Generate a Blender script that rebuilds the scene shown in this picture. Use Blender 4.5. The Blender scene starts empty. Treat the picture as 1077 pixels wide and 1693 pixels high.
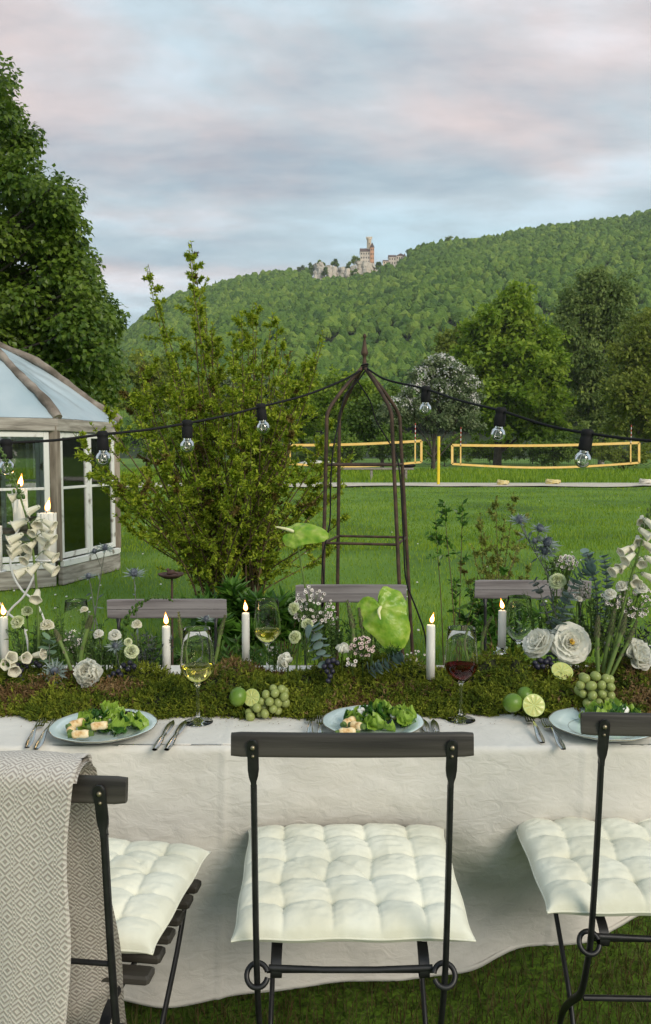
import bpy, math, random
import numpy as np
from mathutils import Vector, Matrix, noise as mnoise
scene = bpy.context.scene
R = math.radians
random.seed(7)
rng = np.random.default_rng(7)

# ------------------------------------------------------------------ camera
F, CX, CY, CAMH = 1400.0, 538.5, 846.5, 1.4
PIT = math.atan((846.5 - 750) / F)
cam_d = bpy.data.cameras.new('camera'); cam = bpy.data.objects.new('camera', cam_d)
scene.collection.objects.link(cam); scene.camera = cam
cam.location = (0, 0, CAMH); cam.rotation_euler = (math.pi/2 - PIT, 0, 0)
cam_d.sensor_fit = 'VERTICAL'; cam_d.sensor_height = 24.0; cam_d.lens = F/1693*24.0
cam_d.clip_start = 0.05; cam_d.clip_end = 6000

# ------------------------------------------------------------------ sky
SUN_EL, SUN_AZ = 30, 142      # azimuth: direction the light comes FROM, clockwise from +Y (behind, to the right)
w = bpy.data.worlds.new('World'); scene.world = w; w.use_nodes = True
nt = w.node_tree; nt.nodes.clear(); N = nt.nodes; L = nt.links
out = N.new('ShaderNodeOutputWorld'); mixs = N.new('ShaderNodeMixShader')
sky = N.new('ShaderNodeTexSky'); sky.sky_type = 'NISHITA'; sky.sun_disc = False
sky.sun_elevation = R(SUN_EL); sky.sun_rotation = R(SUN_AZ)
bg1 = N.new('ShaderNodeBackground'); bg1.inputs[1].default_value = 0.09; L.new(sky.outputs[0], bg1.inputs[0])
bg2 = N.new('ShaderNodeBackground'); bg2.inputs[1].default_value = 1.06
tc = N.new('ShaderNodeTexCoord'); sep = N.new('ShaderNodeSeparateXYZ'); L.new(tc.outputs['Generated'], sep.inputs[0])
def wm(op, a, b=None, clamp=False):
    n = N.new('ShaderNodeMath'); n.operation = op; n.use_clamp = clamp
    for i, v in enumerate((a, b)):
        if v is None: continue
        if isinstance(v, (int, float)): n.inputs[i].default_value = v
        else: L.new(v, n.inputs[i])
    return n.outputs[0]
zz = wm('ADD', wm('MAXIMUM', sep.outputs[2], 0.0), 0.16)
cx_ = wm('DIVIDE', sep.outputs[0], zz); cy_ = wm('DIVIDE', sep.outputs[1], zz)
comb = N.new('ShaderNodeCombineXYZ'); L.new(cx_, comb.inputs[0]); L.new(cy_, comb.inputs[1])
def wnoise(scale, detail, rough, off, dist=0.0):
    mp = N.new('ShaderNodeMapping'); mp.inputs['Location'].default_value = off; mp.inputs['Scale'].default_value = (0.62, 1.0, 1.0)
    L.new(comb.outputs[0], mp.inputs[0])
    n = N.new('ShaderNodeTexNoise'); n.inputs['Scale'].default_value = scale; n.inputs['Detail'].default_value = detail
    n.inputs['Roughness'].default_value = rough; n.inputs['Distortion'].default_value = dist
    L.new(mp.outputs[0], n.inputs['Vector']); return n.outputs[0]
def ramp(fac, stops):
    r = N.new('ShaderNodeValToRGB'); e = r.color_ramp.elements
    while len(e) > 1: e.remove(e[-1])
    e[0].position = stops[0][0]; e[0].color = (*stops[0][1], 1)
    for p, c in stops[1:]:
        q = e.new(p); q.color = (*c, 1)
    L.new(fac, r.inputs[0]); return r.outputs[0]
n1 = wnoise(1.1, 6, .56, (11.2, 7.9, 0), .2)      # broad bands: grey blue against pink
n2 = wnoise(2.2, 8, .60, (4.4, 9.2, 0), .15)     # brighter gaps
c1 = ramp(n1, [(.36, (.245, .325, .360)), (.50, (.280, .332, .362)), (.61, (.372, .338, .340)), (.71, (.45, .355, .330))])
c2 = ramp(n2, [(.34, (.66, .72, .78)), (.52, (1.0, 1.0, 1.0)), (.66, (1.34, 1.36, 1.35))])
mul = N.new('ShaderNodeMixRGB'); mul.blend_type = 'MULTIPLY'; mul.inputs[0].default_value = 1
L.new(c1, mul.inputs[1]); L.new(c2, mul.inputs[2]); L.new(mul.outputs[0], bg2.inputs[0])
cov = ramp(n2, [(.50, (.96, .96, .96)), (.72, (.80, .80, .80))])
L.new(cov, mixs.inputs[0]); L.new(bg1.outputs[0], mixs.inputs[1]); L.new(bg2.outputs[0], mixs.inputs[2]); L.new(mixs.outputs[0], out.inputs[0])

# ------------------------------------------------------------------ sun and exposure
sd = bpy.data.lights.new('sun', 'SUN'); sun = bpy.data.objects.new('sun', sd); scene.collection.objects.link(sun)
sd.energy = 1.3; sd.angle = R(28); sd.color = (1.0, .89, .74)
sv = Vector((math.sin(R(SUN_AZ))*math.cos(R(SUN_EL)), math.cos(R(SUN_AZ))*math.cos(R(SUN_EL)), math.sin(R(SUN_EL))))
sun.rotation_euler = sv.to_track_quat('Z', 'Y').to_euler()
vs = scene.view_settings; vs.view_transform = 'Standard'; vs.look = 'None'; vs.gamma = 1; vs.use_curve_mapping = False; vs.exposure = 0.98
scene.render.engine = 'CYCLES'
cy = scene.cycles; cy.max_bounces = 8; cy.transmission_bounces = 8; cy.transparent_max_bounces = 12; cy.diffuse_bounces = 3; cy.glossy_bounces = 3

# ------------------------------------------------------------------ helpers
cp, sp_ = math.cos(PIT), math.sin(PIT)
def ray(px, py):
    a, b = (px - CX)/F, (CY - py)/F
    return Vector((a, cp + b*sp_, -sp_ + b*cp))
def U(px, py, Y):                       # world point seen at (px,py) of the photograph, Y metres ahead
    d = ray(px, py); t = Y/d.y
    return Vector((d.x*t, Y, CAMH + d.z*t))
def Uz(px, py, z):
    d = ray(px, py); t = (z - CAMH)/d.z
    return Vector((d.x*t, d.y*t, z))
def nrm(v): return v/np.maximum(np.linalg.norm(v, axis=-1, keepdims=True), 1e-9)
def hash3(i, j, k):
    n = (i*374761393 + j*668265263 + k*2147483647 + 1274126177) & 0xffffffff
    n = ((n ^ (n >> 13))*1274126177) & 0xffffffff
    return ((n ^ (n >> 16)) & 0xffff)/65535.0
def vnoise(P):
    P = np.asarray(P, float); i = np.floor(P).astype(np.int64); f = P - i; f = f*f*(3 - 2*f)
    r = 0
    for a in (0, 1):
        for b in (0, 1):
            for c in (0, 1):
                wgt = (f[..., 0] if a else 1-f[..., 0])*(f[..., 1] if b else 1-f[..., 1])*(f[..., 2] if c else 1-f[..., 2])
                r = r + wgt*hash3(i[..., 0]+a, i[..., 1]+b, i[..., 2]+c)
    return r*2 - 1
def fbm(P, o=3):
    r = 0; s = 1; t = 0
    for k in range(o):
        r = r + vnoise(np.asarray(P)*(2**k) + 17.3*k)*s; t += s; s *= .5
    return r/t
def sstep(a, b, x):
    t = np.clip((x - a)/(b - a), 0, 1); return t*t*(3 - 2*t)

class MB:
    def __init__(s): s.v = []; s.f = []; s.n = 0
    def add(s, V, Fc, mi=0, rnd=0.5, uv=None):
        V = np.asarray(V, float).reshape(-1, 3); Fc = np.asarray(Fc, np.int64)
        rr = np.broadcast_to(np.asarray(rnd, float), (len(Fc),)) if not np.isscalar(rnd) else np.full(len(Fc), float(rnd))
        s.v.append(V); s.f.append((Fc + s.n, mi, rr, None if uv is None else np.asarray(uv, float))); s.n += len(V); return s
    def box(s, c, size, M=None, mi=0, rnd=.5, taper=0):
        x, y, z = [q/2 for q in size]
        V = np.array([[-x,-y,-z],[x,-y,-z],[x,y,-z],[-x,y,-z],[-x,-y,z],[x,-y,z],[x,y,z],[-x,y,z]])
        if taper: V[4:, :2] *= (1 - taper)
        if M is not None: V = V @ np.array(M.to_3x3()).T
        V = V + np.array(c)
        return s.add(V, [[0,3,2,1],[4,5,6,7],[0,1,5,4],[1,2,6,5],[2,3,7,6],[3,0,4,7]], mi, rnd)
    def bevbox(s, c, size, b=.002, M=None, mi=0, rnd=.5):
        x, y, z = [q/2 for q in size]; rings = []
        for zz_, o in ((-z, b), (-z+b, 0), (z-b, 0), (z, b)):
            xx, yy = x-o, y-o
            rings.append([[-xx+b,-yy,zz_],[xx-b,-yy,zz_],[xx,-yy+b,zz_],[xx,yy-b,zz_],[xx-b,yy,zz_],[-xx+b,yy,zz_],[-xx,yy-b,zz_],[-xx,-yy+b,zz_]])
        V = np.array(rings).reshape(-1, 3)
        if M is not None: V = V @ np.array(M.to_3x3()).T
        V = V + np.array(c)
        Q = [[r*8+i, r*8+(i+1)%8, (r+1)*8+(i+1)%8, (r+1)*8+i] for r in range(3) for i in range(8)]
        s.add(V, Q, mi, rnd)
        V2 = V[[0,1,2,3,4,5,6,7]]; s.add(V2, [[3,2,1,0],[5,4,3,0],[7,6,5,0]], mi, rnd)
        V3 = V[24:32]; s.add(V3, [[0,1,2,3],[0,3,4,5],[0,5,6,7]], mi, rnd); return s
    def tube(s, pts, rad, n=8, mi=0, rnd=.5, cap=True, flat=1.0, up=None, rough=0):
        P = np.array([tuple(p) for p in pts], float); m = len(P)
        rad = np.broadcast_to(np.asarray(rad, float), (m,))
        T = np.gradient(P, axis=0); T = nrm(T)
        ref = np.array(up if up is not None else ((0, 0, 1) if abs(T[0][2]) < .9 else (1, 0, 0)), float)
        A = np.zeros_like(P)
        a = ref - T[0]*np.dot(ref, T[0]); a /= max(np.linalg.norm(a), 1e-9); A[0] = a
        for i in range(1, m):
            a = A[i-1] - T[i]*np.dot(A[i-1], T[i]); A[i] = a/max(np.linalg.norm(a), 1e-9)
        B = np.cross(T, A); th = np.arange(n)/n*2*math.pi
        rr = np.ones((m, n))
        if rough: rr += rng.uniform(-rough, rough, (m, n))
        V = P[:, None] + rad[:, None, None]*rr[..., None]*(A[:, None]*np.cos(th)[None, :, None] + flat*B[:, None]*np.sin(th)[None, :, None])
        i = np.arange(m-1)[:, None]; j = np.arange(n)[None]; j2 = (j+1) % n
        Q = np.stack([i*n+j, i*n+j2, (i+1)*n+j2, (i+1)*n+j], -1).reshape(-1, 4)
        s.add(V, Q, mi, rnd)
        if cap:
            for e, o in ((0, -1), (m-1, 1)):
                VV = np.vstack([V[e], P[e]]); jj = np.arange(n)
                Ft = np.stack([jj, (jj+1) % n, np.full(n, n)], -1)
                if o < 0: Ft = Ft[:, ::-1]
                s.add(VV, Ft, mi, rnd)
        return s
    def grid(s, G, mi=0, rnd=.5, closeu=False, uv=None):
        G = np.asarray(G, float); nu, nv = G.shape[:2]
        i = np.arange(nu if closeu else nu-1)[:, None]; j = np.arange(nv-1)[None]; i2 = (i+1) % nu
        Q = np.stack([i*nv+j, i2*nv+j, i2*nv+j+1, i*nv+j+1], -1).reshape(-1, 4)
        return s.add(G.reshape(-1, 3), Q, mi, rnd, None if uv is None else np.asarray(uv).reshape(-1, 2))
    def lathe(s, prof, n=24, M=None, mi=0, rnd=.5, wav=None):
        prof = np.array(prof, float); th = np.arange(n)/n*2*math.pi
        r = prof[:, 0][None, :]*np.ones((n, 1))
        if wav is not None: r = r*wav(th)[:, None]
        G = np.stack([r*np.cos(th)[:, None], r*np.sin(th)[:, None], np.broadcast_to(prof[:, 1], r.shape)], -1)
        return s.grid(xf(G, M), mi, rnd, closeu=True)
    def ball(s, c, r, nu=12, nv=8, M=None, mi=0, rnd=.5, lump=0, lf=3.0):
        r = np.array(r if hasattr(r, '__len__') else (r, r, r), float)
        th = np.arange(nu)/nu*2*math.pi; ph = np.linspace(.02, math.pi-.02, nv)
        D = np.stack([np.sin(ph)[None]*np.cos(th)[:, None], np.sin(ph)[None]*np.sin(th)[:, None], -np.cos(ph)[None]*np.ones((nu, 1))], -1)
        k = 1 + lump*fbm(D*lf + np.array(c)*5, 3)[..., None] if lump else 1
        G = D*k*r
        if M is not None: G = G @ np.array(M.to_3x3()).T
        return s.grid(G + np.array(c), mi, rnd, closeu=True)
    def leaves(s, P, D, Nn, Ln, W, fold=.15, mi=0, rnd=None):
        P = np.asarray(P, float); n = len(P); D = nrm(np.asarray(D, float)); S = nrm(np.cross(D, np.asarray(Nn, float) + 1e-4)); Nn = np.cross(S, D)
        Ln = np.broadcast_to(np.asarray(Ln, float), (n,))[:, None]; W = np.broadcast_to(np.asarray(W, float), (n,))[:, None]
        m = P + D*Ln*.42
        V = np.stack([P, m + S*W/2 + Nn*W*fold, P + D*Ln, m - S*W/2 + Nn*W*fold], 1)
        b = np.arange(n)[:, None]*4
        T = np.concatenate([b + np.array([[0, 1, 2]]), b + np.array([[0, 2, 3]])])
        rnd = rng.random(n) if rnd is None else np.asarray(rnd)
        return s.add(V, T, mi, np.concatenate([rnd, rnd]))
    def blades(s, P, H, W, lean=.35, mi=0, rnd=None):
        n = len(P); a = rng.random(n)*6.283; S = np.stack([np.cos(a), np.sin(a), 0*a], -1)*np.broadcast_to(W, (n,))[:, None]/2
        b_ = rng.random(n)*6.283; ln = rng.random(n)**1.3*lean; D = np.stack([np.cos(b_)*ln, np.sin(b_)*ln, np.ones(n)], -1)
        H = np.broadcast_to(H, (n,))[:, None]
        M1 = P + D*H*.55*np.array([.6, .6, 1.0]); T = P + D*H*np.array([1.5, 1.5, 1])*np.array([1, 1, .97])
        V = np.stack([P-S, P+S, M1+S*.8, M1-S*.8, T], 1); b = np.arange(n)[:, None]*5
        rnd = rng.random(n) if rnd is None else rnd
        Fq = np.concatenate([b+np.array([[0,1,2]]), b+np.array([[0,2,3]]), b+np.array([[3,2,4]])])
        return s.add(V, Fq, mi, np.concatenate([rnd]*3))
    def mesh(s, name, mats, smooth=True, origin=None):
        V = np.concatenate(s.v) if s.v else np.zeros((0, 3))
        if origin is not None: V = V - np.array(origin)
        me = bpy.data.meshes.new(name); me.vertices.add(len(V)); me.vertices.foreach_set('co', V.ravel())
        lt = [np.full(len(f), f.shape[1]) for f, *_ in s.f]; tot = np.concatenate(lt)
        li = np.concatenate([f.ravel() for f, *_ in s.f])
        me.loops.add(len(li)); me.loops.foreach_set('vertex_index', li.astype(np.int32))
        me.polygons.add(len(tot)); me.polygons.foreach_set('loop_start', (np.cumsum(tot)-tot).astype(np.int32))
        me.polygons.foreach_set('material_index', np.concatenate([np.full(len(f), mi) for f, mi, *_ in s.f]).astype(np.int32))
        me.polygons.foreach_set('use_smooth', np.full(len(tot), bool(smooth)))
        at = me.attributes.new('rnd', 'FLOAT', 'FACE'); at.data.foreach_set('value', np.concatenate([r for _, _, r, _ in s.f]).astype(np.float32))
        if any(u is not None for *_, u in s.f):
            uvl = me.uv_layers.new(name='UVMap'); base = 0; UVs = np.zeros((len(V), 2)); off = 0
            for Vv, (f, mi, r, u) in zip(s.v, s.f):
                if u is not None: UVs[off:off+len(Vv)] = u
                off += len(Vv)
            uvl.data.foreach_set('uv', UVs[li].ravel())
        for m in (mats if isinstance(mats, (list, tuple)) else [mats]): me.materials.append(m)
        me.update(calc_edges=True); me.validate(); return me
def xf(G, M):
    G = np.asarray(G, float)
    if M is None: return G
    A = np.array(M); return G @ A[:3, :3].T + A[:3, 3]
WO = {}
def link(o): scene.collection.objects.link(o); return o
def thing(name, label, cat, loc=(0, 0, 0), group=None):
    o = link(bpy.data.objects.new(name, None)); o.location = loc; o.empty_display_size = .05; o['label'] = label; o['category'] = cat
    if group: o['group'] = group
    WO[o.name] = Vector(loc); return o
def part(name, mb, mats, parent, smooth=True, label=None, kind=None):
    org = WO[parent.name] if parent else Vector((0, 0, 0))
    o = link(bpy.data.objects.new(name, mb.mesh(name, mats, smooth, org)))
    if parent: o.parent = parent
    if label: o['label'] = label
    if kind: o['kind'] = kind
    WO[o.name] = Vector(org); return o
def solo(name, mb, mats, label, cat, loc=(0, 0, 0), group=None, smooth=True, kind=None):
    o = link(bpy.data.objects.new(name, mb.mesh(name, mats, smooth, loc))); o.location = loc; WO[o.name] = Vector(loc)
    if label: o['label'] = label
    if cat: o['category'] = cat
    if group: o['group'] = group
    if kind: o['kind'] = kind
    return o
def struct(name, mb, mats, smooth=True): return solo(name, mb, mats, None, None, kind='structure', smooth=smooth)
def piece(name, me, parent, M):             # shares mesh data; M in world space
    o = link(bpy.data.objects.new(name, me)); o.parent = parent
    o.matrix_basis = Matrix.Translation(-WO[parent.name]) @ M; WO[o.name] = Vector(WO[parent.name]); return o
def frame(p, axis, roll=0.0, s=1.0, xdir=None):
    z = Vector(axis).normalized(); x = Vector(xdir) if xdir is not None else (Vector((1, 0, 0)) if abs(z.x) < .9 else Vector((0, 1, 0)))
    x = (x - z*x.dot(z)).normalized(); y = z.cross(x)
    M = Matrix((( x.x, y.x, z.x, p[0]), (x.y, y.y, z.y, p[1]), (x.z, y.z, z.z, p[2]), (0, 0, 0, 1)))
    return M @ Matrix.Rotation(roll, 4, 'Z') @ Matrix.Scale(s, 4)
def spline(pts, n=20):
    P = [Vector(p) for p in pts]; P = [P[0]*2-P[1]] + P + [P[-1]*2-P[-2]]; m = len(P)-3; o = []
    for k in range(n):
        u = k/(n-1)*m; i = min(int(u), m-1); t = u-i; a, b, c, d = P[i:i+4]
        o.append(.5*((2*b) + (c-a)*t + (2*a-5*b+4*c-d)*t*t + (3*b-a-3*c+d)*t**3))
    return o

# ------------------------------------------------------------------ materials
def mat(name, col, rough=.6, col2=None, sc=20, col3=None, attr=False, bump=0, bsc=60, bdist=.004, spec=.5, metal=0, transl=0, stretch=None, trans=0, ior=1.45, coat=0, emis=None, sss=0, sheen=0, detail=4, lo=.35, hi=.65, alpha=None):
    m = bpy.data.materials.new(name); m.use_nodes = True; t = m.node_tree; n = t.nodes; l = t.links; b = n['Principled BSDF']
    b.inputs['Roughness'].default_value = rough; b.inputs['Specular IOR Level'].default_value = spec; b.inputs['Metallic'].default_value = metal
    b.inputs['Transmission Weight'].default_value = trans; b.inputs['IOR'].default_value = ior; b.inputs['Coat Weight'].default_value = coat
    b.inputs['Base Color'].default_value = (*col, 1)
    if sss: b.inputs['Subsurface Weight'].default_value = sss; b.inputs['Subsurface Radius'].default_value = (.01, .008, .006)
    if sheen: b.inputs['Sheen Weight'].default_value = sheen
    tcn = n.new('ShaderNodeTexCoord'); src = tcn.outputs['Object']
    if stretch:
        mp = n.new('ShaderNodeMapping'); mp.inputs['Scale'].default_value = stretch; l.new(src, mp.inputs[0]); src = mp.outputs[0]
    cs = b.inputs['Base Color']; colsock = None
    if col2:
        tx = n.new('ShaderNodeTexNoise'); tx.inputs['Scale'].default_value = sc; tx.inputs['Detail'].default_value = detail; l.new(src, tx.inputs['Vector'])
        fac = tx.outputs[0]
        if attr:
            an = n.new('ShaderNodeAttribute'); an.attribute_name = 'rnd'
            mx = n.new('ShaderNodeMix'); mx.inputs[0].default_value = .55; l.new(fac, mx.inputs[2]); l.new(an.outputs['Fac'], mx.inputs[3]); fac = mx.outputs[0]
        cr = n.new('ShaderNodeValToRGB'); e = cr.color_ramp.elements; e[0].position = lo; e[1].position = hi
        e[0].color = (*col, 1); e[1].color = (*col2, 1)
        if col3: q = e.new((lo+hi)/2 + .001); q.color = (*col2, 1); e[2].color = (*col3, 1)
        l.new(fac, cr.inputs[0]); colsock = cr.outputs[0]; l.new(colsock, cs)
    if bump:
        bx = n.new('ShaderNodeTexNoise'); bx.inputs['Scale'].default_value = bsc; bx.inputs['Detail'].default_value = 6; l.new(src, bx.inputs['Vector'])
        bn = n.new('ShaderNodeBump'); bn.inputs['Strength'].default_value = bump; bn.inputs['Distance'].default_value = bdist
        l.new(bx.outputs[0], bn.inputs['Height']); l.new(bn.outputs[0], b.inputs['Normal'])
    if emis: b.inputs['Emission Color'].default_value = (*emis[0], 1); b.inputs['Emission Strength'].default_value = emis[1]
    if transl:
        tr = n.new('ShaderNodeBsdfTranslucent'); ms = n.new('ShaderNodeMixShader'); ms.inputs[0].default_value = transl
        if colsock: l.new(colsock, tr.inputs[0])
        else: tr.inputs[0].default_value = (*col, 1)
        l.new(b.outputs[0], ms.inputs[1]); l.new(tr.outputs[0], ms.inputs[2]); l.new(ms.outputs[0], n['Material Output'].inputs[0])
    return m

# ------------------------------------------------------------------ ground, sand, hill
m_lawn = mat('lawn', (.055, .12, .008), .9, (.10, .20, .012), .35, (.15, .25, .022), bump=.8, bsc=30, bdist=.03)
def ground_z(x, y):
    return 0.03*fbm(np.stack([np.asarray(x)*.25, np.asarray(y)*.25, 0*np.asarray(x)], -1), 2)*np.clip(np.asarray(y)/4-1, 0, 1)
ys = np.concatenate([np.linspace(-15, 1, 9), np.linspace(1.3, 45, 90), np.geomspace(46, 2500, 40)])
xs = np.concatenate([-np.geomspace(2500, 16, 20), np.linspace(-15, 15, 61), np.geomspace(16, 2500, 20)])
GX, GY = np.meshgrid(xs, ys, indexing='ij')
struct('ground', MB().grid(np.stack([GX, GY, ground_z(GX, GY)], -1)), m_lawn)
m_sand = mat('sand', (.48, .43, .35), .95, (.60, .55, .46), 3, bump=.6, bsc=8, bdist=.03)
sx = np.linspace(-14, 30, 60); sy = np.linspace(35.0, 39.6, 10)
SX, SY = np.meshgrid(sx, sy, indexing='ij')
SYe = SY + (1.8*fbm(np.stack([SX*.35, SY*0, SY*0], -1), 2))*np.where(SY < 36, 1, 0)
struct('sand', MB().grid(np.stack([SX, SYe, 0.045 + .02*fbm(np.stack([SX, SY, 0*SX], -1))], -1)), m_sand)

SKY = [(-1500, 640), (-700, 640), (-200, 600), (60, 590), (150, 575), (215, 552), (270, 505), (300, 490), (345, 480), (400, 464), (440, 456), (520, 450), (580, 447), (620, 444), (660, 432), (690, 416), (740, 406), (800, 401), (850, 392), (900, 381), (960, 374), (1020, 368), (1077, 350), (1300, 330), (1800, 330), (2600, 360)]
kx = np.array([(a-CX)/F for a, _ in SKY]); ke = np.array([math.tan(math.atan((CY-b+(6 if a < 600 else 9))/F)-PIT) for a, b in SKY])
YR, YF = 900.0, 235.0
def hill_z(x, y):
    x = np.asarray(x, float); y = np.asarray(y, float); t = x/np.maximum(y, 1)
    e = np.interp(t, kx, ke); zr = e*YR - 7
    s = np.clip((y-YF)/(YR-YF), 0, 1.0)
    z = zr*(s**1.12)
    z = z + 9*fbm(np.stack([x*.008, y*.006, 0*x], -1), 3)*np.sin(np.pi*np.clip(s, 0, 1))
    back = np.clip((y-YR)/900, 0, 1); z = z*(1-.35*back)
    return np.where(y <= YF, -1.5, z-.5)
ty = np.concatenate([np.linspace(YF, YR, 60), np.linspace(930, 2200, 12)]); tt = np.linspace(-1.3, 1.4, 170)
TT, TY = np.meshgrid(tt, ty, indexing='ij')
m_hill = mat('forest_floor', (.02, .035, .012), .95, (.035, .055, .015), .05)
struct('hill', MB().grid(np.stack([TT*TY, TY, hill_z(TT*TY, TY)], -1)), m_hill)

# ------------------------------------------------------------------ forest on the hill: one wood that reads as a mass
def ico(sub):
    import bmesh
    bm = bmesh.new(); bmesh.ops.create_icosphere(bm, subdivisions=sub, radius=1)
    V = np.array([v.co[:] for v in bm.verts]); Fc = np.array([[v.index for v in f.verts] for f in bm.faces]); bm.free(); return V, Fc
IV, IF = ico(3)
keep = IV[IF].mean(1)[:, 2] > -.35; IF = IF[keep]
used, inv = np.unique(IF, return_inverse=True); IV = IV[used]; IF = inv.reshape(-1, 3)
IV2, IF2 = ico(2)
k2 = IV2[IF2].mean(1)[:, 2] > -.3; IF2 = IF2[k2]; u2, i2 = np.unique(IF2, return_inverse=True); IV2 = IV2[u2]; IF2 = i2.reshape(-1, 3)
m_forest = mat('forest_leaves', (.045, .100, .018), .85, (.105, .185, .028), .013, (.19, .265, .042), attr=True, bump=1, bsc=.9, bdist=1.2, lo=.28, hi=.78, spec=.2)
def make_forest():
    n = 26000
    t = rng.uniform(-.46, .46, n); s = rng.uniform(0.02, 1, n)**.8; y = YF + s*(YR+25-YF)
    x = t*y
    # thin out by keeping a minimum spacing with a jittered grid
    g = {}; sel = []
    for i in range(n):
        c = 5.7 if y[i] > 450 else 5.3
        k = (int(x[i]//c), int(y[i]//c))
        if k in g: continue
        g[k] = 1; sel.append(i)
    x = x[sel]; y = y[sel]; n = len(x)
    z = hill_z(x, y)
    # openings where the rock and the castle stand
    r = rng.uniform(2.3, 4.3, n); hgt = rng.uniform(1.0, 1.6, n)
    con = rng.random(n) < .05
    tpx = x/y*F + CX; ok = ~((tpx > 514) & (tpx < 676) & (y > YR-np.where(tpx < 630, 78, 52))); x, y, z, r, hgt, con = [q[ok] for q in (x, y, z, r, hgt, con)]; n = len(x)
    mb = MB()
    nv = len(IV2)
    for var in range(12):
        d = 1 + .48*fbm(IV2*2.6 + var*7, 3) + .24*fbm(IV2*7 + var*9, 2)
        Vb = IV2*d[:, None]
        ids = np.arange(n)[(np.arange(n) % 12) == var]
        rr = np.where(con[ids], r[ids]*.6, r[ids]); hh = np.where(con[ids], hgt[ids]*2.0, hgt[ids])
        a = rng.random(len(ids))*6.28; ca, sa = np.cos(a), np.sin(a)
        Vx = (Vb[None, :, 0]*ca[:, None] - Vb[None, :, 1]*sa[:, None])*rr[:, None] + x[ids][:, None]
        Vy = (Vb[None, :, 0]*sa[:, None] + Vb[None, :, 1]*ca[:, None])*rr[:, None] + y[ids][:, None]
        taper = np.where(con[ids][:, None], .55, 0)*np.clip(Vb[None, :, 2], 0, 1)
        Vx = x[ids][:, None] + (Vx-x[ids][:, None])*(1-taper); Vy = y[ids][:, None] + (Vy-y[ids][:, None])*(1-taper)
        Vz = Vb[None, :, 2]*(rr*hh)[:, None] + z[ids][:, None] + 5.5
        V = np.stack([Vx, Vy, Vz], -1)
        Fc = IF2[None] + (np.arange(len(ids))*nv)[:, None, None]
        tr = np.where(con[ids], rng.uniform(0, .15, len(ids)), np.clip(rng.normal(.52, .20, len(ids)), 0, 1))
        mb.add(V, Fc.reshape(-1, 3), 0, np.clip(np.repeat(tr, len(IF2)) + rng.uniform(-.12, .12, len(ids)*len(IF2)), 0, 1))
    # leaf sprays breaking the outline of the crowns
    m_ = 20; idx = np.repeat(np.arange(n), m_); D = nrm(rng.normal(size=(n*m_, 3))); D[:, 2] = np.abs(D[:, 2])*.9 - .1
    P = np.stack([x[idx], y[idx], z[idx]+5.5], -1) + D*np.stack([r[idx], r[idx], r[idx]*hgt[idx]], -1)*rng.uniform(.85, 1.12, n*m_)[:, None]*np.where(con[idx], .6, 1)[:, None]
    mb.leaves(P, nrm(rng.normal(size=P.shape)), D, rng.uniform(.9, 1.9, len(P)), rng.uniform(.8, 1.5, len(P)), .2, 0, np.clip(rng.normal(.6, .25, len(P)), 0, 1))
    solo('forest', mb, m_forest, 'dense mixed spring forest covering the whole hillside', 'forest', kind='stuff', smooth=False)
make_forest()

# ------------------------------------------------------------------ castle, cliffs
m_rock = mat('limestone_rock', (.30, .27, .23), .95, (.52, .48, .41), .09, (.62, .54, .44), bump=1, bsc=.5, bdist=1.5)
m_wall = mat('castle_wall', (.54, .47, .39), .9, (.68, .59, .49), .3, bump=.5, bsc=1)
m_sunlit_gable = mat('sunlit_gable_wall', (.58, .30, .18), .9, (.66, .37, .22), .3)  # orange of the low sun on the gable, painted into the wall colour
m_sunset_plaster = mat('sunset_tinted_plaster', (.74, .60, .44), .85, (.80, .67, .50), .4)  # pale plaster with the peach sunset light mixed into its colour
m_roof = mat('slate_roof', (.10, .07, .06), .8, (.15, .10, .09), .5)
m_dark = mat('dark_opening', (.02, .02, .02), .5)
def rock(name, pts, label, parent=None):
    """pts: (px, ytop, ybot, wpx) columns of a cliff"""
    t = thing(name, label, 'cliff', U(pts[0][0], pts[0][2], YR-14), 'limestone cliffs under the castle')
    for (px, yt, yb, wpx) in pts:
        Y = YR - 26 + rng.uniform(-5, 4); a = U(px, yt, Y); b = U(px, yb+6, Y); w_ = wpx/F*Y*.62
        nz, nu = 16, 18; G = np.zeros((nu, nz, 3)); zs_ = np.linspace(b.z, a.z, nz); th = np.arange(nu)/nu*6.283
        k = rng.uniform(0, 50)
        for j in range(nz):
            pr = w_*(1.15 - .35*(j/nz)**3); pr = pr*(.05 if j == nz-1 else 1)
            G[:, j, 0] = a.x + pr*np.cos(th); G[:, j, 1] = a.y + pr*np.sin(th)*1.1; G[:, j, 2] = zs_[j] if j < nz-1 else zs_[j-1]+.4
        G += (4.2*fbm(np.concatenate([G[..., :2]*.16, G[..., 2:]*.13], -1) + k, 4))[..., None]*np.array([1, 1, .5])
        part('rock_face', MB().grid(G, closeu=True), m_rock, t, smooth=False)
    return t
rock('cliff', [(524, 433, 468, 8), (531, 431, 464, 7), (543, 437, 466, 8), (551, 439, 469, 9), (559, 442, 467, 8), (567, 440, 463, 9), (576, 443, 458, 8)], 'pale limestone cliff left of the castle tower rock')
rock('cliff', [(586, 438, 462, 9), (594, 430, 456, 9), (602, 432, 454, 10), (611, 433, 452, 10), (618, 434, 450, 7)], 'limestone crag carrying the castle keep')
rock('cliff', [(636, 440, 449, 8), (645, 440, 448, 9), (655, 438, 445, 9), (664, 436, 442, 8)], 'low rocky shelf under the castle outbuildings')
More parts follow.
